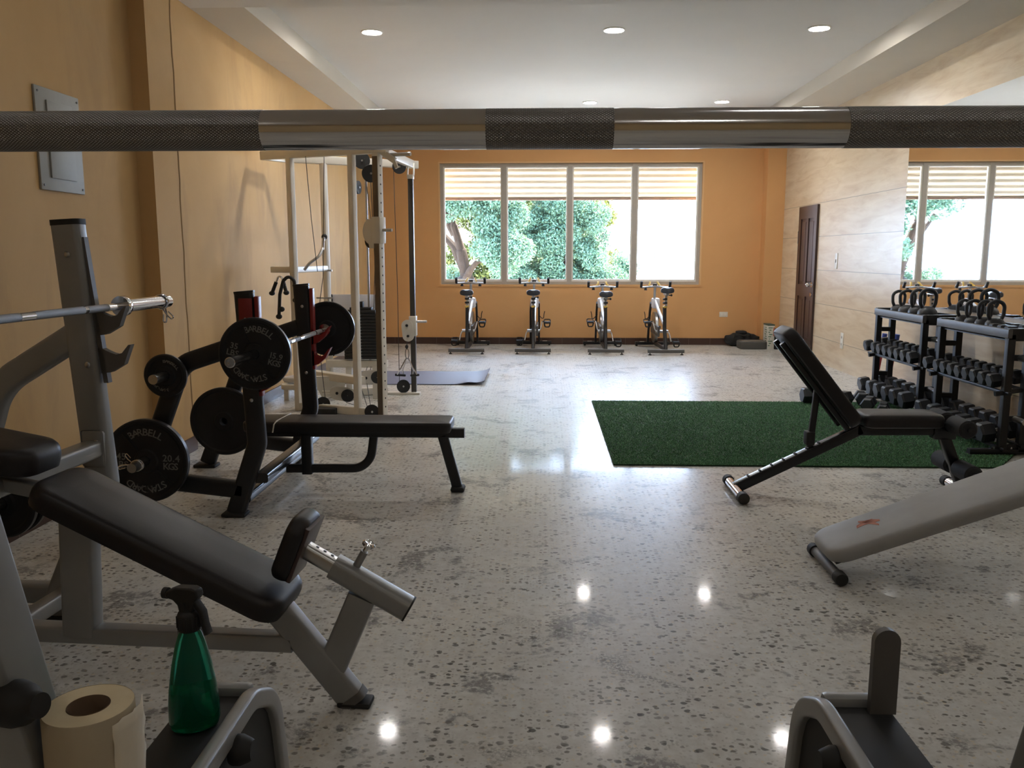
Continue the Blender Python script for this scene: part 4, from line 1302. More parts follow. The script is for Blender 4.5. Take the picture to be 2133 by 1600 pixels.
# pulleys
def pulley(c, ax, r=0.055, name='pulley', w=0.022):
    o = MB().lathe([(0.006, -w/2), (r, -w/2), (r + 0.002, -w/2 + 0.004), (r - 0.008, -0.003), (r - 0.008, 0.003), (r + 0.002, w/2 - 0.004), (r, w/2), (0.006, w/2), (0.006, -w/2)], 28, frame_m(c, ax)).build(name, MAT['rubber'], cm)
    MB().cyl(V(*c) - Vector(ax).normalized() * (w/2 + 0.008), V(*c) + Vector(ax).normalized() * (w/2 + 0.008), 0.009, 10).build('axle_bolt', MAT['steel'], o)
    return o
pulley((-1.69, 8.16, 2.27), (0.3, -1, 0), 0.075)
pulley((-1.50, 7.60, 2.10), (0.5, -1, 0), 0.075)
pulley((-1.385, 8.44, 2.24), (0.4, -1, 0), 0.065)
pulley((-1.72, 8.10, 2.02), (1, -0.2, 0), 0.06)
pulley((-1.385, 8.44, 0.085), (0.25, -1, 0), 0.065)
pulley((-1.455, 7.17, 0.06), (0.4, -1, 0), 0.06)
pulley((-1.95, 7.45, 0.075), (0.4, -1, 0), 0.062)
MB().bbox((-1.98, 7.28, 0.0), (-1.80, 7.44, 0.06), 0.005).build('rubber_block', MAT['rubber'], cm)
def pulley_box(p0, p1, r, n, name='pulley_cover', th=0.006):
    """Twin rounded plates around two pulleys."""
    p0, p1 = V(*p0), V(*p1)
    d = (p1 - p0).normalized(); n = V(*n).normalized(); side = n.cross(d)
    L = (p1 - p0).length
    poly = [(L + r * math.cos(R(a)), r * math.sin(R(a))) for a in range(-90, 91, 15)] + [(r * math.cos(R(a)), r * math.sin(R(a))) for a in range(90, 271, 15)]
    o = None
    for s in (-1, 1):
        M = frame_m(p0 + n * (0.018 * s), n, d)
        q = MB().prism(poly, th, M)
        o = q.build(name, cw, cm)
        mb = MB()
        for x in (0, L):
            mb.cyl(M @ V(x, 0, -0.012), M @ V(x, 0, 0.012), 0.013, 10)
        mb.build('axle_bolt', MAT['rubber'], o)
    mb = MB()
    for x in (0, L):
        mb.lathe([(0.006, -0.011), (r * 0.92, -0.011), (r * 0.92, 0.011), (0.006, 0.011), (0.006, -0.011)], 20, frame_m(p0 + d * x, n))
    mb.build('pulley_wheels', MAT['rubber'], cm)
pulley_box((-1.84, 7.52, 0.165), (-1.735, 7.49, 0.145), 0.062, (0.3, -1, 0))
pulley_box((-1.615, 7.72, 0.275), (-1.50, 7.68, 0.285), 0.062, (0.3, -1, 0))
# sliding carriages with pull pegs
def carriage(p, h, out, r=0.055):
    p = V(*p)
    o = MB().bbox((-0.042, -0.048, -h/2), (0.042, 0.048, h/2), 0.008, Matrix.Translation(p) @ Matrix.Rotation(R(-22), 4, 'Z')).build('carriage', cw, cm)
    MB().cyl(p + U_ * 0.03, p + U_ * (0.03 + out), 0.013, 14).build('pull_peg', MAT['steel'], o)
    return o
o = carriage(PC + V(0, 0, 1.60), 0.22, 0.10)
q0 = PC - U_ * 0.075 - V_ * 0.02 + V(0, 0, 1.56)
poly = [(0.09, -0.11), (0.09, 0.13), (0.0, 0.13)] + [(0.02 + 0.085 * math.cos(R(a)), 0.03 + 0.11 * math.sin(R(a))) for a in range(110, 251, 14)] + [(0.0, -0.11)]
MB().prism(poly, 0.02, frame_m(q0, -V_, U_)).build('swivel_plate', cw, o)
MB().lathe([(0.01, -0.01), (0.06, -0.01), (0.06, 0.01), (0.01, 0.01), (0.01, -0.01)], 22, frame_m(q0 - V(0, 0, 0.05) + V_ * 0.02, V_)).build('swivel_pulley', MAT['rubber'], o)
o = MB().bbox((-0.036, -0.045, -0.10), (0.036, 0.045, 0.10), 0.006, Matrix.Translation((-1.285, 8.50, 0.69))).build('carriage', cw, cm)
MB().cyl((-1.25, 8.49, 0.735), (-1.145, 8.49, 0.735), 0.013, 14).build('pull_peg', MAT['steel'], o)
pulley_box((-1.335, 8.435, 0.70), (-1.325, 8.435, 0.595), 0.055, (0.0, -1, 0))
for z, s in ((2.21, 0.26), (2.265, 0.21)):
    MB().cyl(PC + U_ * 0.05 + V_ * 0.02 + V(0, 0, z), PC + U_ * (0.05 + s) + V_ * 0.02 + V(0, 0, z), 0.016, 14).build('top_handle', MAT['steel'], cm)
MB().bar(PC + U_ * 0.03 + V(0, 0, 2.25), PC + U_ * 0.17 + V(0, 0, 2.16), 0.03, 0.05, V_, 0.006).build('handle_bracket', cw, cm)
MB().bar(PC + U_ * 0.15 + V(0, 0, 2.19), PC + U_ * 0.19 + V(0, 0, 2.10), 0.02, 0.03, V_, 0.004).build('handle_bracket', cw, cm)
# cables
def cable(pts, r=0.0035):
    MB().tube(pts, r, 6).build('steel_cable', MAT['rope'], cm)
T = lambda p, z: (p[0], p[1], z)
cable([(-2.02, 7.42, 2.23), (-2.01, 7.5, 1.7), (-1.985, 7.55, 1.25)])
cable([(-1.86, 7.42, 2.23), (-1.95, 7.6, 1.2), (-2.05, 7.8, 0.9)])
cable([(-1.635, 7.35, 2.2), (-1.69, 7.7, 1.5), (-1.80, 8.1, 0.95)])
cable([(-1.54, 7.55, 2.22), (-1.55, 7.6, 2.12), (-1.545, 7.9, 1.5), (-1.56, 8.1, 0.9)])
cable([(-1.50, 7.6, 2.03), (-1.50, 7.7, 1.3), (-1.60, 8.1, 0.88)])
cable([(-1.44, 8.44, 2.2), (-1.425, 8.44, 1.0), (-1.425, 8.44, 0.1)])
cable([(-1.62, 8.0, 0.34), (-1.60, 7.7, 0.22), (-1.47, 7.2, 0.10)])
cable([(-1.655, 8.0, 0.34), (-1.66, 7.7, 0.20), (-1.50, 7.2, 0.10)])
cable([(-1.97, 7.5, 0.62), (-1.96, 7.48, 0.40), (-1.93, 7.46, 0.12)])
cable([(-1.74, 7.45, 0.09), (-1.62, 7.36, 0.075), (-1.50, 7.22, 0.02)])
# seat, foot frame and shelf
beam_(V(-2.17, 8.0, 0.27), V(-1.58, 7.36, 0.30), 0.09, 0.07, 'seat_beam')
MB().prism([(-0.16, 0.09), (0.16, 0.09), (0.11, -0.10), (-0.08, -0.10)], 0.05, frame_m((-1.95, 7.72, 0.20), (0.3, -1, 0), (1, 0.3, 0))).build('seat_gusset', cw, cm)
MB().cyl((-1.99, 7.60, 0.16), (-1.80, 7.54, 0.165), 0.012, 10).build('foot_peg', cw, cm)
MB().sweep(fillet([(-2.10, 8.0, 0.14), (-2.50, 8.05, 0.13), (-2.50, 8.32, 0.13), (-2.30, 8.60, 0.13), (-2.05, 8.45, 0.13)], 0.08, 5), rr(0.05, 0.05, 0.006), N=(0, 0, 1)).build('foot_frame', cw, cm)
for x, y in ((-2.46, 8.06), (-2.32, 8.55)):
    MB().bar((x, y, 0), (x, y, 0.12), 0.045, 0.045, (1, 0, 0), 0.005).build('foot_leg', cw, cm)
MB().pad(0.34, 0.26, 0.05, 0.04, 0.015, frame_m((-2.36, 8.30, 0.157), (0, 0, 1), (0.5, 0.8, 0))).build('foot_plate', principled('pale_grey_plate', (0.55, 0.57, 0.62), 0.3), cm)
beam_(PB - U_ * 0.88 + V(0, 0, 1.265), PA + U_ * 0.02 + V(0, 0, 1.265), 0.045, 0.055, 'shelf_beam')
beam_(PA + V(0, 0, 1.265), PE + V(0, 0, 1.265), 0.045, 0.055, 'shelf_beam')
for z in (0.98, 1.245):
    MB().cyl(PE + V(-0.10, -0.03, z), PE + V(0.06, -0.03, z), 0.009, 10).build('cross_pin', MAT['steel'], cm)

# attachments hung on the machine
cbar = thing('curl_bar', 'bent grey curl bar leaning between the posts of the cable machine', 'cable attachment', (-2.12, 7.6, 1.26))
MB().tube([(-2.122, 7.62, 1.262), (-2.075, 7.62, 1.32), (-2.00, 7.66, 1.38), (-1.975, 7.72, 1.45), (-2.005, 7.86, 1.52), (-2.01, 7.92, 1.555)], 0.013, 12, rad=0.05).build('bent_tube', MAT['steel'], cbar)
MB().ball((-2.01, 7.93, 1.56), 0.027).build('end_knob', MAT['rubber'], cbar)
hp = thing('row_handle', 'black gripped V handle dangling from the shelf arm of the cable machine', 'cable attachment', (-2.33, 7.59, 1.235))
hq = PB - U_ * 0.80
MB().tube([hq + V(-0.055, 0, 1.10), hq + V(0, 0, 1.235), hq + V(0.05, 0, 1.12)], 0.009, 10, rad=0.02).build('steel_yoke', MAT['chrome'], hp)
for a, b in (((-0.033, 0, 1.155), (-0.075, 0, 1.055)), ((0.030, 0, 1.165), (0.055, 0, 1.06))):
    MB().cyl(hq + V(*a), hq + V(*b), 0.016, 14).ball(hq + V(*b), 0.027, (1, 1, 0.8)).build('grip', MAT['rubber'], hp)
rp = thing('triceps_rope', 'black rope attachment looped over the cable machine shelf arm', 'cable attachment', PA + V(-0.02, -0.05, 1.24))
hr = PA - V_ * 0.075
MB().tube([hr + V(-0.10, 0, 0.86), hr + V(-0.085, 0, 1.05), hr + V(-0.05, 0, 1.17), hr + V(0.0, 0, 1.215), hr + V(0.05, 0, 1.17), hr + V(0.055, 0, 1.02)], 0.015, 10, rad=0.05).build('rope', MAT['rubber'], rp)
for q in ((-0.10, 0, 0.855), (-0.075, 0, 0.92), (0.055, 0, 1.0)):
    MB().ball(hr + V(*q), 0.028, (1, 1, 0.85)).build('rope_end', MAT['rubber'], rp)
vh = thing('v_handle', 'small chrome triangle handle hanging from the low cable pulley', 'cable attachment', (-1.335, 8.40, 0.53))
mb = MB()
mb.tube([(-1.335, 8.40, 0.545), (-1.335, 8.40, 0.50)], 0.004, 6)
lp = [(-1.335 + 0.018 * math.cos(R(a)), 8.40, 0.42 + 0.05 * math.sin(R(a))) for a in range(0, 361, 20)]
mb.sweep(lp, circ(0.0035, 6))
mb.build('carabiner', MAT['rope'], vh)
MB().ball((-1.338, 8.40, 0.49), 0.016, (1, 1, 1.3)).build('cable_stop', MAT['rubber'], vh)
for s in (-1, 1):
    hx = -1.333 + s * 0.055
    MB().tube([(-1.333 + s*0.012, 8.40, 0.372), (hx, 8.36, 0.29), (-1.333 + s * 0.10, 8.36, 0.215)], 0.0065, 8).tube([(-1.333 + s*0.012, 8.40, 0.372), (hx + s*0.0, 8.42, 0.25), (-1.333 + s * 0.045, 8.42, 0.20)], 0.0065, 8).build('side_frame', MAT['chrome'], vh)
    MB().cyl((-1.333 + s * 0.115, 8.355, 0.213), (-1.333 + s * 0.030, 8.425, 0.198), 0.012, 12).build('grip', MAT['rubber'], vh)

# ------------------------------------------------------------------ spin bikes under the window
def make_bike(mirror, cranks, label):
    s = -1 if mirror else 1
    o = thing('spin_bike', label, 'exercise bike', (0, 0, 0), 0, 'spin bikes in a row under the window')
    bl_, wh, st = MAT['black'], MAT['bikewhite'], MAT['steel']
    MB().bar((-0.255, 0, 0.055), (0.255, 0, 0.055), 0.05, 0.055, (0, 0, 1), 0.01).build('rear_stabiliser', MAT['greydark'], o)
    for x in (-0.225, 0.225):
        MB().cyl((x, 0, 0), (x, 0, 0.012), 0.022, 12).cyl((x, 0, 0.01), (x, 0, 0.04), 0.008, 8).build('levelling_foot', MAT['rubber'], o)
    MB().bar((-0.265, 1.16, 0.05), (0.265, 1.16, 0.05), 0.05, 0.06, (0, 0, 1), 0.01).build('front_stabiliser', bl_, o)
    for x in (-0.235, 0.235):
        MB().lathe([(0.008, -0.014), (0.032, -0.014), (0.032, 0.014), (0.008, 0.014), (0.008, -0.014)], 18, frame_m((x, 1.215, 0.034), (1, 0, 0))).build('transport_wheel', MAT['rubber'], o)
    MB().bar((0.13*s, 1.12, 0.078), (0.20*s, 1.12, 0.078), 0.005, 0.02, (0, 0, 1), 0.001).build('caution_label', MAT['plastic_white'], o)
    # frame: rear leg to seat tube, low beam, front fork, white down tube
    MB().sweep(fillet([(0, 0.02, 0.06), (0, 0.16, 0.36), (0, 0.20, 0.66)], 0.2, 6), rr(0.045, 0.075, 0.012), N=(1, 0, 0)).build('seat_tube', bl_, o)
    MB().bar((0, 0.02, 0.075), (0, 1.16, 0.075), 0.045, 0.05, (1, 0, 0), 0.01).build('low_beam', bl_, o)
    MB().sweep(fillet([(0.015*s, 0.17, 0.44), (0.02*s, 0.50, 0.56), (0.022*s, 0.92, 0.73)], 0.2, 5), rr(0.034, 0.055, 0.012), N=(1, 0, 0)).build('down_tube', wh, o)
    MB().sweep(fillet([(0.075*s, 1.14, 0.06), (0.075*s, 1.00, 0.55), (0.072*s, 0.93, 0.68)], 0.1, 4), rr(0.03, 0.06, 0.008), N=(1, 0, 0)).build('fork_blade', bl_, o)
    MB().sweep(fillet([(-0.055*s, 1.14, 0.06), (-0.055*s, 1.00, 0.55), (-0.045*s, 0.93, 0.68)], 0.1, 4), rr(0.03, 0.06, 0.008), N=(1, 0, 0)).build('fork_blade', bl_, o)
    MB().bbox((0.008*s - 0.062, 0.86, 0.60), (0.008*s + 0.062, 0.98, 0.755), 0.03).build('fork_crown', wh, o)
    fwh = MB().lathe([(0.02, -0.012), (0.185, -0.012), (0.215, -0.022), (0.232, -0.020), (0.235, 0.0), (0.232, 0.020), (0.215, 0.022), (0.185, 0.012), (0.02, 0.012), (0.02, -0.012)], 44, frame_m((0.01*s, 0.93, 0.315), (1, 0, 0))).build('flywheel', st, o)
    MB().cyl((-0.06, 0.93, 0.315), (0.08, 0.93, 0.315), 0.02, 12).build('axle', bl_, fwh)
    MB().sweep([(0.055*s, 0.30 + 0.0, 0.30), (0.055*s, 0.93, 0.315)], rr(0.028, 0.15, 0.013, 4), N=(1, 0, 0)).build('chain_guard', MAT['greydark'], o)
    MB().cyl((-0.09, 0.36, 0.30), (0.09, 0.36, 0.30), 0.022, 14).build('crank_axle', st, o)
    for sd, (dy, dz) in ((-1, cranks), (1, (-cranks[0], -cranks[1]))):
        a = V(sd * 0.085, 0.36, 0.30)
        b = V(sd * 0.125, 0.36 + dy, 0.30 + dz)
        ck = MB().sweep([a, a + V(sd * 0.02, dy * 0.25, dz * 0.25), b], rr(0.016, 0.028, 0.005), N=(1, 0, 0)).build('crank_arm', st, o)
        pc = b + V(sd * 0.075, 0, -0.015)
        mb = MB().cyl(b, b + V(sd * 0.11, 0, 0), 0.008, 8)
        mb.bbox((pc.x - 0.045, pc.y - 0.05, pc.z - 0.012), (pc.x + 0.045, pc.y + 0.05, pc.z + 0.016), 0.006)
        mb.tube([pc + V(-0.045, 0.05, 0.0), pc + V(-0.045, 0.11, 0.04), pc + V(0.045, 0.11, 0.04), pc + V(0.045, 0.05, 0.0)], 0.008, 6, rad=0.02)
        mb.tube([pc + V(-0.045, -0.04, 0.0), pc + V(-0.03, -0.03, -0.06), pc + V(0.03, -0.03, -0.06), pc + V(0.045, -0.04, 0.0)], 0.010, 6, rad=0.02)
        mb.build('pedal', MAT['rubber'], ck)
    MB().tube([(0.06*s, 0.99, 0.50), (0.12*s, 0.99, 0.435), (0.145*s, 0.985, 0.44), (0.15*s, 0.98, 0.50), (0.162*s, 0.98, 0.545)], 0.006, 6, rad=0.012).build('bottle_cage', MAT['rubber'], o)
    # seat post and saddle
    MB().bar((0, 0.205, 0.64), (0, 0.225, 0.80), 0.035, 0.045, (1, 0, 0), 0.008).build('seat_post', st, o)
    for z, mm in ((0.665, MAT['yellow']), (0.72, MAT['rubber']), (0.775, MAT['rubber'])):
        MB().cyl((-0.005, 0.185, z), (-0.005, 0.145, z), 0.016, 12).cyl((-0.03, 0.175, z), (0.03, 0.175, z), 0.014, 10).build('clamp_knob', mm, o)
    MB().bar((0, 0.10, 0.805), (0, 0.34, 0.805), 0.04, 0.03, (1, 0, 0), 0.006).build('saddle_slider', st, o)
    MB().ball((0.065, 0.16, 0.795), 0.016, (1, 1, 1), 10).cyl((0.0, 0.16, 0.795), (0.07, 0.16, 0.795), 0.007, 8).build('slider_knob', MAT['rubber'], o)
    mb = MB()
    n1, n2 = 16, 22
    vs, fs = [], []
    for i in range(n1 + 1):
        f = i / n1
        y = 0.07 + 0.27 * f
        w = 0.098 * (1 - f ** 1.4) + 0.030 * f ** 0.8
        if f < 0.18: w *= math.sqrt(max(0.02, 1 - ((0.18 - f) / 0.185) ** 2))
        if f > 0.93: w *= math.sqrt(max(0.03, 1 - ((f - 0.93) / 0.071) ** 2))
        for j in range(n2):
            a = 2 * PI * j / n2
            ca_, sa_ = math.copysign(abs(math.cos(a)) ** 0.75, math.cos(a)), math.copysign(abs(math.sin(a)) ** 0.7, math.sin(a))
            cx = w * ca_
            hump = 1.0 - 0.42 * math.exp(-(cx / 0.028) ** 2) * max(0, 1 - f * 1.5)
            cz = 0.858 + (0.054 * sa_ * hump if sa_ > 0 else 0.038 * sa_) * (0.75 + 0.25 * (1 - f)) * (min(1, w / 0.03))
            vs.append((cx, y, cz))
    for i in range(n1):
        for j in range(n2):
            j2 = (j + 1) % n2
            fs.append((i*n2 + j, i*n2 + j2, (i+1)*n2 + j2, (i+1)*n2 + j))
    fs.append(tuple(range(n2))); fs.append(tuple(range(n1*n2, (n1+1)*n2)))
    mb.add(vs, fs)
    mb.build('saddle', principled('saddle_vinyl', (0.03, 0.034, 0.045), 0.4) if 'saddle_vinyl' not in bpy.data.materials else bpy.data.materials['saddle_vinyl'], o, ang=60)
    # handlebar
    MB().bar((0, 0.91, 0.70), (0, 0.86, 0.97), 0.035, 0.045, (1, 0, 0), 0.008).build('handlebar_post', st, o)
    hb_ = MB().tube([(-0.21, 0.82, 1.02), (-0.215, 0.88, 0.965), (-0.08, 0.885, 0.975), (0, 0.87, 0.985), (0.08, 0.885, 0.975), (0.215, 0.88, 0.965), (0.21, 0.82, 1.02)], 0.014, 10, rad=0.03).build('handlebar', MAT['steel'], o)
    for sd in (-1, 1):
        MB().sweep(fillet([(sd*0.212, 0.82, 0.975), (sd*0.213, 0.80, 1.01), (sd*0.212, 0.78, 1.055)], 0.03, 4), circ(0.019, 12)).build('grip', MAT['rubber'], hb_)
        MB().sweep([(sd*0.085, 0.90, 0.985), (sd*0.060, 0.96, 1.03), (sd*0.055, 0.99, 1.045)], rr(0.028, 0.02, 0.005), N=(1, 0, 0)).build('elbow_rest', MAT['yellow'], hb_)
        MB().cyl((sd*0.135, 0.885, 0.965), (sd*0.135, 0.885, 0.925), 0.018, 10, 0.024).build('clamp_knob', MAT['rubber'], hb_)
    MB().bbox((-0.03, 0.865, 0.985), (0.03, 0.90, 1.02), 0.006).build('console', MAT['rubber'], hb_)
    return o
bk = make_bike(False, (-0.05, -0.13), 'first spin bike from the cable machine, its low pedal toward the machine')
bk.location = (-1.06, 11.99, 0)
bk2 = dup(bk, (-0.115, 12.01, 0), 'second spin bike from the cable machine, under the second window pane', R(-0.4))
bk3 = make_bike(True, (0.05, 0.14), 'third spin bike from the cable machine, under the third window pane')
bk3.location = (0.915, 11.99, 0)
bk4 = dup(bk3, (1.755, 11.96, 0), 'fourth spin bike, nearest the wall outlet and the brown door', R(2.2))
# small individual set-ups: saddle and bar heights differ from bike to bike
def nudge(root, names, d):
    for ch in root.children:
        if ch.name.split('.')[0] in names:
            ch.location = Vector(ch.location) + V(*d)
nudge(bk3, ('handlebar', 'handlebar_post'), (0, 0, -0.055))
nudge(bk3, ('saddle', 'saddle_slider', 'slider_knob'), (0, 0, -0.02))
nudge(bk4, ('handlebar', 'handlebar_post'), (-0.03, 0, -0.055))
nudge(bk4, ('saddle', 'saddle_slider', 'slider_knob', 'seat_post'), (0.02, 0, 0.035))

# ------------------------------------------------------------------ dumbbell racks along the tiled wall
def rack(y0, y1, label):
    o = thing('dumbbell_rack', label, 'dumbbell rack', (3.30, (y0 + y1) / 2, 0), 0, 'black dumbbell racks by the mirror')
    m = MAT['black']
    for y in (y0 + 0.03, y1 - 0.03):
        for x in (3.245, 3.375):
            MB().bar((x, y, 0.03), (x, y, 0.85), 0.05, 0.05, (1, 0, 0), 0.004).build('post', m, o)
        MB().bar((3.02, y, 0.0285), (3.56, y, 0.0285), 0.05, 0.035, (0, 1, 0), 0.004).build('foot', m, o)
        for x in (3.19, 3.31):
            MB().cyl((x, y - 0.005, 0.045), (x, y - 0.005, 0.060), 0.012, 8).build('foot_bolt', MAT['steel'], o)
        MB().bar((3.22, y, 0.855), (3.51, y, 0.855), 0.05, 0.08, (0, 1, 0), 0.004).build('end_bar', m, o)
        sg = -1 if y < (y0 + y1) / 2 else 1
        for x, z in ((3.31, 0.69), (3.31, 0.262)):
            MB().cyl((x, y + sg * 0.02, z), (x, y + sg * 0.15, z), 0.021, 16).build('plate_peg', MAT['steel'], o)
            MB().bar((3.25, y, z), (3.37, y, z), 0.04, 0.04, (0, 1, 0), 0.004).build('peg_bar', m, o)
    MB().bar((3.225, y0, 0.858), (3.225, y1, 0.858), 0.03, 0.062, (1, 0, 0), 0.004).build('top_rail', MAT['greydark'], o)
    MB().bar((3.50, y0, 0.852), (3.50, y1, 0.852), 0.03, 0.085, (1, 0, 0), 0.004).build('top_rail', m, o)
    MB().box((3.24, y0 + 0.03, 0.806), (3.49, y1 - 0.03, 0.814)).build('top_tray', m, o, ang=0)
    for z in (0.455, 0.06):
        for x, dz in ((3.235, -0.010), (3.355, 0.014)):
            MB().bar((x, y0 - 0.04, z + dz), (x, y1 + 0.14, z + dz), 0.025, 0.022, (1, 0, 0), 0.004).build('shelf_rail', m, o)
        for y in (y0 + 0.03, y1 - 0.03):
            MB().bar((3.17, y, z - 0.02), (3.40, y, z + 0.018), 0.03, 0.03, (0, 1, 0), 0.004).build('shelf_arm', m, o)
    return o
rack(7.28, 8.33, 'black dumbbell rack farther from the camera, next to the brown door')
rack(5.95, 7.02, 'black dumbbell rack nearer the camera, its foot beside the turf corner')

DB = {}
def dumbbell_proto(r, L, head, name='dumbbell'):
    """Hex dumbbell along local X, resting at z = 0."""
    o = thing(name, 'x', 'dumbbell')
    zc = r * math.cos(R(30))
    hx = [(r * math.cos(R(60 * k)), r * math.sin(R(60 * k))) for k in range(6)]
    for s in (-1, 1):
        mb = MB()
        prof, vs, fs = [(0.86, 0.0), (1.0, 0.10), (1.0, 0.86), (0.84, 1.0)], [], []
        for f, t in prof:
            for x, z in hx:
                vs.append((s * (L/2 - head + head * t), x * f, zc + z * f))
        for i in range(3):
            for q in range(6):
                fs.append((i*6 + q, i*6 + (q+1) % 6, (i+1)*6 + (q+1) % 6, (i+1)*6 + q))
        fs.append(tuple(range(6)))
        mb.add(vs, fs)
        mb.add(vs[18:], [tuple(range(6))])
        hd = mb.build('hex_head', MAT['hexrub'], o, world=False, ang=20)
        me = MB()
        me.add([(s * (L/2 + 0.0008), x * 0.80, zc + z * 0.80) for x, z in hx] + [(s * (L/2 - 0.001), x * 0.80, zc + z * 0.80) for x, z in hx], [tuple(range(6)), tuple(range(6, 12))] + [(q, (q+1) % 6, 6 + (q+1) % 6, 6 + q) for q in range(6)])
        me.build('head_face', MAT['hexend'], hd, world=False, ang=20)
    MB().lathe([(0.012, -L/2 + head * 0.5), (0.013, -L/2 + head), (0.0165, 0.0), (0.013, L/2 - head), (0.012, L/2 - head * 0.5)], 14, frame_m((0, 0, zc), (1, 0, 0))).build('handle', MAT['steel'], o, world=False)
    return o
ORD = ['first', 'second', 'third', 'fourth', 'fifth', 'sixth', 'seventh', 'eighth', 'ninth', 'tenth']
def db(key, x, y, z, label, group, rz=0.0, tilt=0.0):
    if key not in DB:
        DB[key] = dumbbell_proto(*key)
        o = DB[key]
    else:
        o = copy_tree(DB[key])
    o.location = (x, y, z)
    o.rotation_euler = (0, tilt, rz)
    o['label'] = label
    o['group'] = group
    return o
tl = -math.atan2(0.030, 0.175)
def shelf(ys, z, key_f, what, grp):
    for i, y in enumerate(ys):
        k = key_f(i, len(ys))
        zc = z + 0.012
        db(k, 3.285, y, zc, what % ORD[i], grp, tilt=tl)
lin = lambda a, b, n: [a + (b - a) * i / (n - 1) for i in range(n)]
small = [(0.052, 0.22, 0.070), (0.055, 0.225, 0.072), (0.058, 0.23, 0.075)]
big = [(0.074, 0.275, 0.094), (0.077, 0.28, 0.096), (0.080, 0.285, 0.100)]
shelf([8.395] + lin(8.205, 7.40, 7), 0.474, lambda i, n: small[2], '%s hex dumbbell from the door end, upper shelf of the farther rack', 'upper shelf dumbbells, farther rack')
shelf([8.41] + lin(8.19, 7.43, 5), 0.080, lambda i, n: big[min(2, i // 2)], '%s hex dumbbell from the door end, bottom shelf of the farther rack', 'bottom shelf dumbbells, farther rack')
shelf([7.085] + lin(6.90, 6.07, 8), 0.474, lambda i, n: small[1], '%s hex dumbbell from the far end, upper shelf of the nearer rack', 'upper shelf dumbbells, nearer rack')
shelf([7.095] + lin(6.88, 6.09, 6), 0.080, lambda i, n: big[0] if i < 4 else big[1], '%s hex dumbbell from the far end, bottom shelf of the nearer rack', 'bottom shelf dumbbells, nearer rack')
for i, (x, y) in enumerate(((3.362, 6.270), (3.367, 6.165), (3.362, 6.061))):
    db((0.052, 0.22, 0.070), x, y, 0.815, '%s small dumbbell past the kettlebells on top of the nearer rack' % ORD[i], 'small dumbbells on the rack top')
db((0.077, 0.28, 0.096), 2.60, 8.02, 0.0205, 'hex dumbbell lying alone at the far turf edge, behind the bench strut', 'dumbbells on the floor', R(4))
db((0.074, 0.275, 0.094), 2.74, 7.82, 0.0205, 'floor dumbbell on the turf just behind the bench backrest', 'dumbbells on the floor', R(35))
db((0.062, 0.24, 0.08), 3.00, 7.97, 0.0205, 'floor dumbbell nearest the farther rack, at the turf edge', 'dumbbells on the floor', R(75))
db((0.062, 0.24, 0.08), 2.95, 7.655, 0.0205, 'floor dumbbell on the turf before the farther rack, in the middle', 'dumbbells on the floor', R(62))
db((0.055, 0.225, 0.072), 2.98, 7.40, 0.0205, 'floor dumbbell on the turf right above the bench seat', 'dumbbells on the floor', R(66))

def kettlebell_proto():
    o = thing('kettlebell', 'x', 'kettlebell')
    MB().lathe([(0.0, 0.0), (0.048, 0.0), (0.056, 0.006), (0.070, 0.032), (0.075, 0.060), (0.070, 0.090), (0.052, 0.115), (0.03, 0.126), (0.0, 0.128)], 28).build('bell', MAT['kettle'], o, world=False, ang=50)
    MB().sweep(fillet([(0.036, 0, 0.098), (0.060, 0, 0.15), (0.066, 0, 0.235), (0, 0, 0.262), (-0.066, 0, 0.235), (-0.060, 0, 0.15), (-0.036, 0, 0.098)], 0.05, 6), circ(0.0145, 12)).build('handle', MAT['kettle'], o, world=False, ang=60)
    return o
KB = kettlebell_proto()
first = True
for rk_, ys, what in (('far', (8.14, 7.95, 7.73, 7.53), '%s kettlebell from the door end on top of the farther rack'), ('near', (6.885, 6.725, 6.565, 6.408), '%s kettlebell from the far end on top of the nearer rack')):
    for i, y in enumerate(ys):
        o = KB if first else copy_tree(KB)
        first = False
        o.location = (3.355, y, 0.8145)
        o.rotation_euler = (0, 0, R((8, -12, 15, 4)[i]))
        sc = (0.95, 1.0, 1.06, 1.1)[i] if rk_ == 'far' else (0.88, 0.90, 0.92, 0.95)[i]
        o.scale = (sc, sc, sc)
        o['label'] = what % ORD[i]
        o['group'] = 'kettlebells on the rack tops'
for (x, y), lab in (((3.34, 8.58), 'red foam bar with blue end, farther from the rack post'), ((3.43, 8.50), 'red foam bar with blue end, partly behind the rack post')):
    o = thing('weighted_bar', lab, 'exercise bar', (x, y, 0), 0, 'red and blue bars standing at the rack end')
    MB().cyl((x, y, 0.0), (x + 0.05, y - 0.06, 0.56), 0.020, 14).build('foam_sleeve', MAT['pink'], o)
    MB().cyl((x + 0.05, y - 0.06, 0.56), (x + 0.056, y - 0.067, 0.625), 0.024, 14).build('blue_cap', MAT['blue'], o)

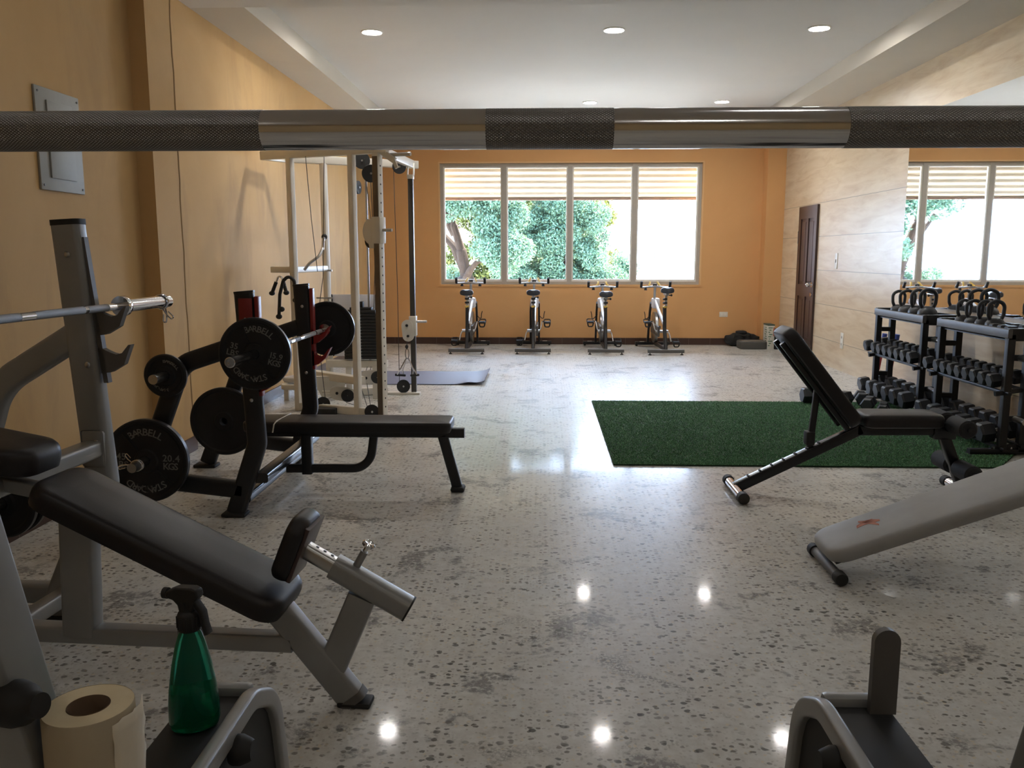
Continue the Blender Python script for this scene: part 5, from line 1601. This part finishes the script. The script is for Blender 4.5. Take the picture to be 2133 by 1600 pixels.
# ------------------------------------------------------------------ turf, mat and things in the far corner
tf = thing('turf_mat', 'rectangle of green artificial turf on the terrazzo floor', 'artificial turf', (1.78, 6.85, 0))
MB().prism([(0.49, 5.58), (3.03, 5.58), (3.38, 6.02), (3.40, 8.09), (0.49, 8.09)], 0.009, Matrix.Translation((0, 0, 0.0055))).build('backing', principled('turf_backing', (0.012, 0.035, 0.012), 0.9), tf, ang=0)
rgn = np.random.default_rng(5)
n = 170000
px = rgn.uniform(0.49, 3.40, n); py = 5.58 + (8.09 - 5.58) * rgn.uniform(0, 1, n) ** 1.25
keep = ~((px > 3.005) & ((np.abs(py - 5.98) < 0.045) | (np.abs(py - 6.99) < 0.045) | (np.abs(py - 7.31) < 0.045) | (np.abs(py - 8.30) < 0.045)))
keep &= (px < 3.03 + (py - 5.58) * 0.7955)
px, py = px[keep], py[keep]
n = len(px)
hh = rgn.uniform(0.012, 0.020, n); aa = rgn.uniform(0, 2 * PI, n); ln = rgn.uniform(0.002, 0.011, n); wd = rgn.uniform(0.0022, 0.004, n)
bx, by = np.cos(aa) * wd, np.sin(aa) * wd
la = rgn.uniform(0, 2 * PI, n)
v = np.stack([np.stack([px - bx, py - by, np.full(n, 0.009)], 1), np.stack([px + bx, py + by, np.full(n, 0.009)], 1), np.stack([px + np.cos(la) * ln, py + np.sin(la) * ln, hh], 1)], 1).reshape(-1, 3)
v -= np.array([1.78, 6.85, 0])
me = bpy.data.meshes.new('pile')
me.vertices.add(3 * n); me.vertices.foreach_set('co', v.ravel())
me.loops.add(3 * n); me.loops.foreach_set('vertex_index', np.arange(3 * n, dtype=np.int32))
me.polygons.add(n); me.polygons.foreach_set('loop_start', np.arange(0, 3 * n, 3, dtype=np.int32))
me.update(); me.validate()
gm = principled('green_turf_fibre', (0.035, 0.13, 0.03), 0.65, spec=0.2)
gi = gm.node_tree.nodes.new('ShaderNodeNewGeometry')
lk(gm, ramp(gm, gi.outputs['Random Per Island'], [(0, (0.085, 0.215, 0.105)), (0.6, (0.135, 0.31, 0.155)), (1, (0.21, 0.43, 0.22))]), bsdf(gm).inputs['Base Color'])
me.materials.append(gm)
o = bpy.data.objects.new('pile', me); C.objects.link(o); o.parent = tf; o['kind'] = 'stuff'

ym = thing('exercise_mat', 'blue grey exercise mat unrolled behind the cable machine, one corner curling', 'exercise mat', (-1.42, 9.6, 0))
nx, ny = 60, 24
vs, fs = [], []
for i in range(nx + 1):
    for j in range(ny + 1):
        fx, fy = i / nx, j / ny
        x = -2.26 + 1.65 * fx; y = 9.09 + 1.02 * fy
        z = 0.002 + 0.10 * max(0, (fx - 0.90) / 0.10) ** 2 * 0.42 + 0.022 * math.exp(-((fx - 0.90) / 0.05) ** 2) * (1 - fy) ** 2 + 0.004 * math.sin(fx * 9) ** 2
        for dz in (0, 0.007):
            vs.append((x, y, z + dz))
def gidx(i, j, t): return (i * (ny + 1) + j) * 2 + t
for i in range(nx):
    for j in range(ny):
        fs.append((gidx(i, j, 1), gidx(i+1, j, 1), gidx(i+1, j+1, 1), gidx(i, j+1, 1)))
        fs.append((gidx(i, j, 0), gidx(i, j+1, 0), gidx(i+1, j+1, 0), gidx(i+1, j, 0)))
for i in range(nx):
    for j in (0, ny):
        fs.append((gidx(i, j, 0), gidx(i+1, j, 0), gidx(i+1, j, 1), gidx(i, j, 1)))
for j in range(ny):
    for i in (0, nx):
        fs.append((gidx(i, j, 0), gidx(i, j+1, 0), gidx(i, j+1, 1), gidx(i, j, 1)))
MB().add(vs, fs).build('foam_sheet', principled('blue_grey_foam', (0.155, 0.165, 0.24), 0.5), ym)
mb = MB()
for a, b in ((-0.86, -0.80), (-0.775, -0.73)):
    mb.box((a, 9.50, 0.0125), (b, 9.535, 0.0135))
mb.prism([(0.03 * math.cos(R(q)), 0.03 * math.sin(R(q))) for q in range(0, 360, 30)], 0.0012, Matrix.Translation((-0.695, 9.52, 0.022)) @ Matrix.Rotation(R(-8), 4, 'Y'))
mb.build('printed_mark', MAT['rubber'], ym, ang=0)

# duffel bag
bag = thing('duffel_bag', 'black duffel bag lying against the orange wall near the corner', 'bag', (3.10, 13.20, 0))
vs, fs = [], []
na, nl = 26, 34
rgb = random.Random(11)
for i in range(nl + 1):
    f = i / nl
    x = 2.835 + 0.53 * f
    e = min(1, math.sin(PI * min(max(f, 0.0), 1.0)) ** 0.28 if 0 < f < 1 else 0.05)
    for j in range(na):
        a = 2 * PI * j / na
        ca, sa = math.cos(a), math.sin(a)
        sq = lambda v_: math.copysign(abs(v_) ** 0.7, v_)
        wob = 1 + 0.06 * math.sin(i * 0.9 + j * 1.1) + 0.05 * math.sin(i * 0.5 - j * 0.7)
        z = 0.105 + 0.10 * sq(sa) * e * wob
        vs.append((x + 0.01 * math.sin(j), 13.215 + 0.11 * sq(ca) * e * wob, max(0.002, z - 0.01 * abs(math.sin(f * 9)))))
for i in range(nl):
    for j in range(na):
        j2 = (j + 1) % na
        fs.append((i*na + j, i*na + j2, (i+1)*na + j2, (i+1)*na + j))
fs.append(tuple(range(na))); fs.append(tuple(range(nl*na, (nl+1)*na)))
MB().add(vs, fs).build('bag_body', MAT['foam'], bag, ang=70)
MB().pad(0.16, 0.12, 0.05, 0.03, 0.02, frame_m((3.08, 13.20, 0.185), (0, 0, 1), (1, 0, 0))).build('top_pouch', MAT['foam'], bag)
MB().tube([(2.95, 13.11, 0.10), (2.97, 13.10, 0.21), (3.10, 13.09, 0.165), (3.2, 13.10, 0.21), (3.22, 13.11, 0.10)], 0.010, 8, rad=0.03).build('carry_strap', MAT['rubber'], bag)
stp = thing('aerobic_step', 'low grey step platform on the floor before the duffel bag', 'step platform', (3.17, 12.86, 0))
MB().pad(0.40, 0.30, 0.115, 0.05, 0.02, frame_m((3.165, 12.87, 0.002), (0, 0, 1), (1, 0, 0)), crown=0.0).build('platform', metal_paint('grey_step_plastic', (0.085, 0.085, 0.08), 0.55), stp)
MB().bbox((3.00, 12.75, 0.116), (3.33, 12.99, 0.121), 0.002).build('tread', metal_paint('grey_tread', (0.17, 0.16, 0.14), 0.7), stp)
MB().bbox((2.975, 12.75, 0.0), (3.02, 12.99, 0.09), 0.015).build('riser_block', MAT['rubber'], stp)
ctn = thing('carton', 'tall white printed carton with green top in the far corner', 'box', (3.415, 12.86, 0))
MB().bbox((3.365, 12.74, 0.0), (3.465, 13.0, 0.36), 0.004).build('carton_body', principled('white_printed_board', (0.62, 0.62, 0.56), 0.6), ctn)
MB().bbox((3.363, 12.738, 0.352), (3.467, 13.002, 0.372), 0.003).build('carton_top', principled('dark_green_board', (0.07, 0.11, 0.085), 0.6), ctn)
mb = MB()
for k in range(9):
    z = 0.05 + 0.033 * k
    mb.box((3.362, 12.78 + 0.02 * (k % 3), z), (3.3655, 12.87 + 0.03 * (k % 2), z + 0.012))
    mb.box((3.375 + 0.012 * (k % 2), 12.7375, z), (3.40 + 0.018 * (k % 3), 12.741, z + 0.014))
mb.build('printed_patches', principled('green_print', (0.10, 0.20, 0.13), 0.6), ctn, ang=0)
MB().bbox((3.445, 12.735, 0.2), (3.4665, 12.7415, 0.33), 0.001).build('red_print', principled('red_print', (0.45, 0.16, 0.12), 0.6), ctn, ang=0)
bd_ = thing('black_board', 'thin black board standing between the carton and the tiled wall', 'board', (3.50, 12.85, 0))
MB().bbox((3.475, 12.72, 0.0), (3.535, 12.98, 0.30), 0.006).build('board_panel', MAT['rubber'], bd_)
bpy.context.view_layer.update()
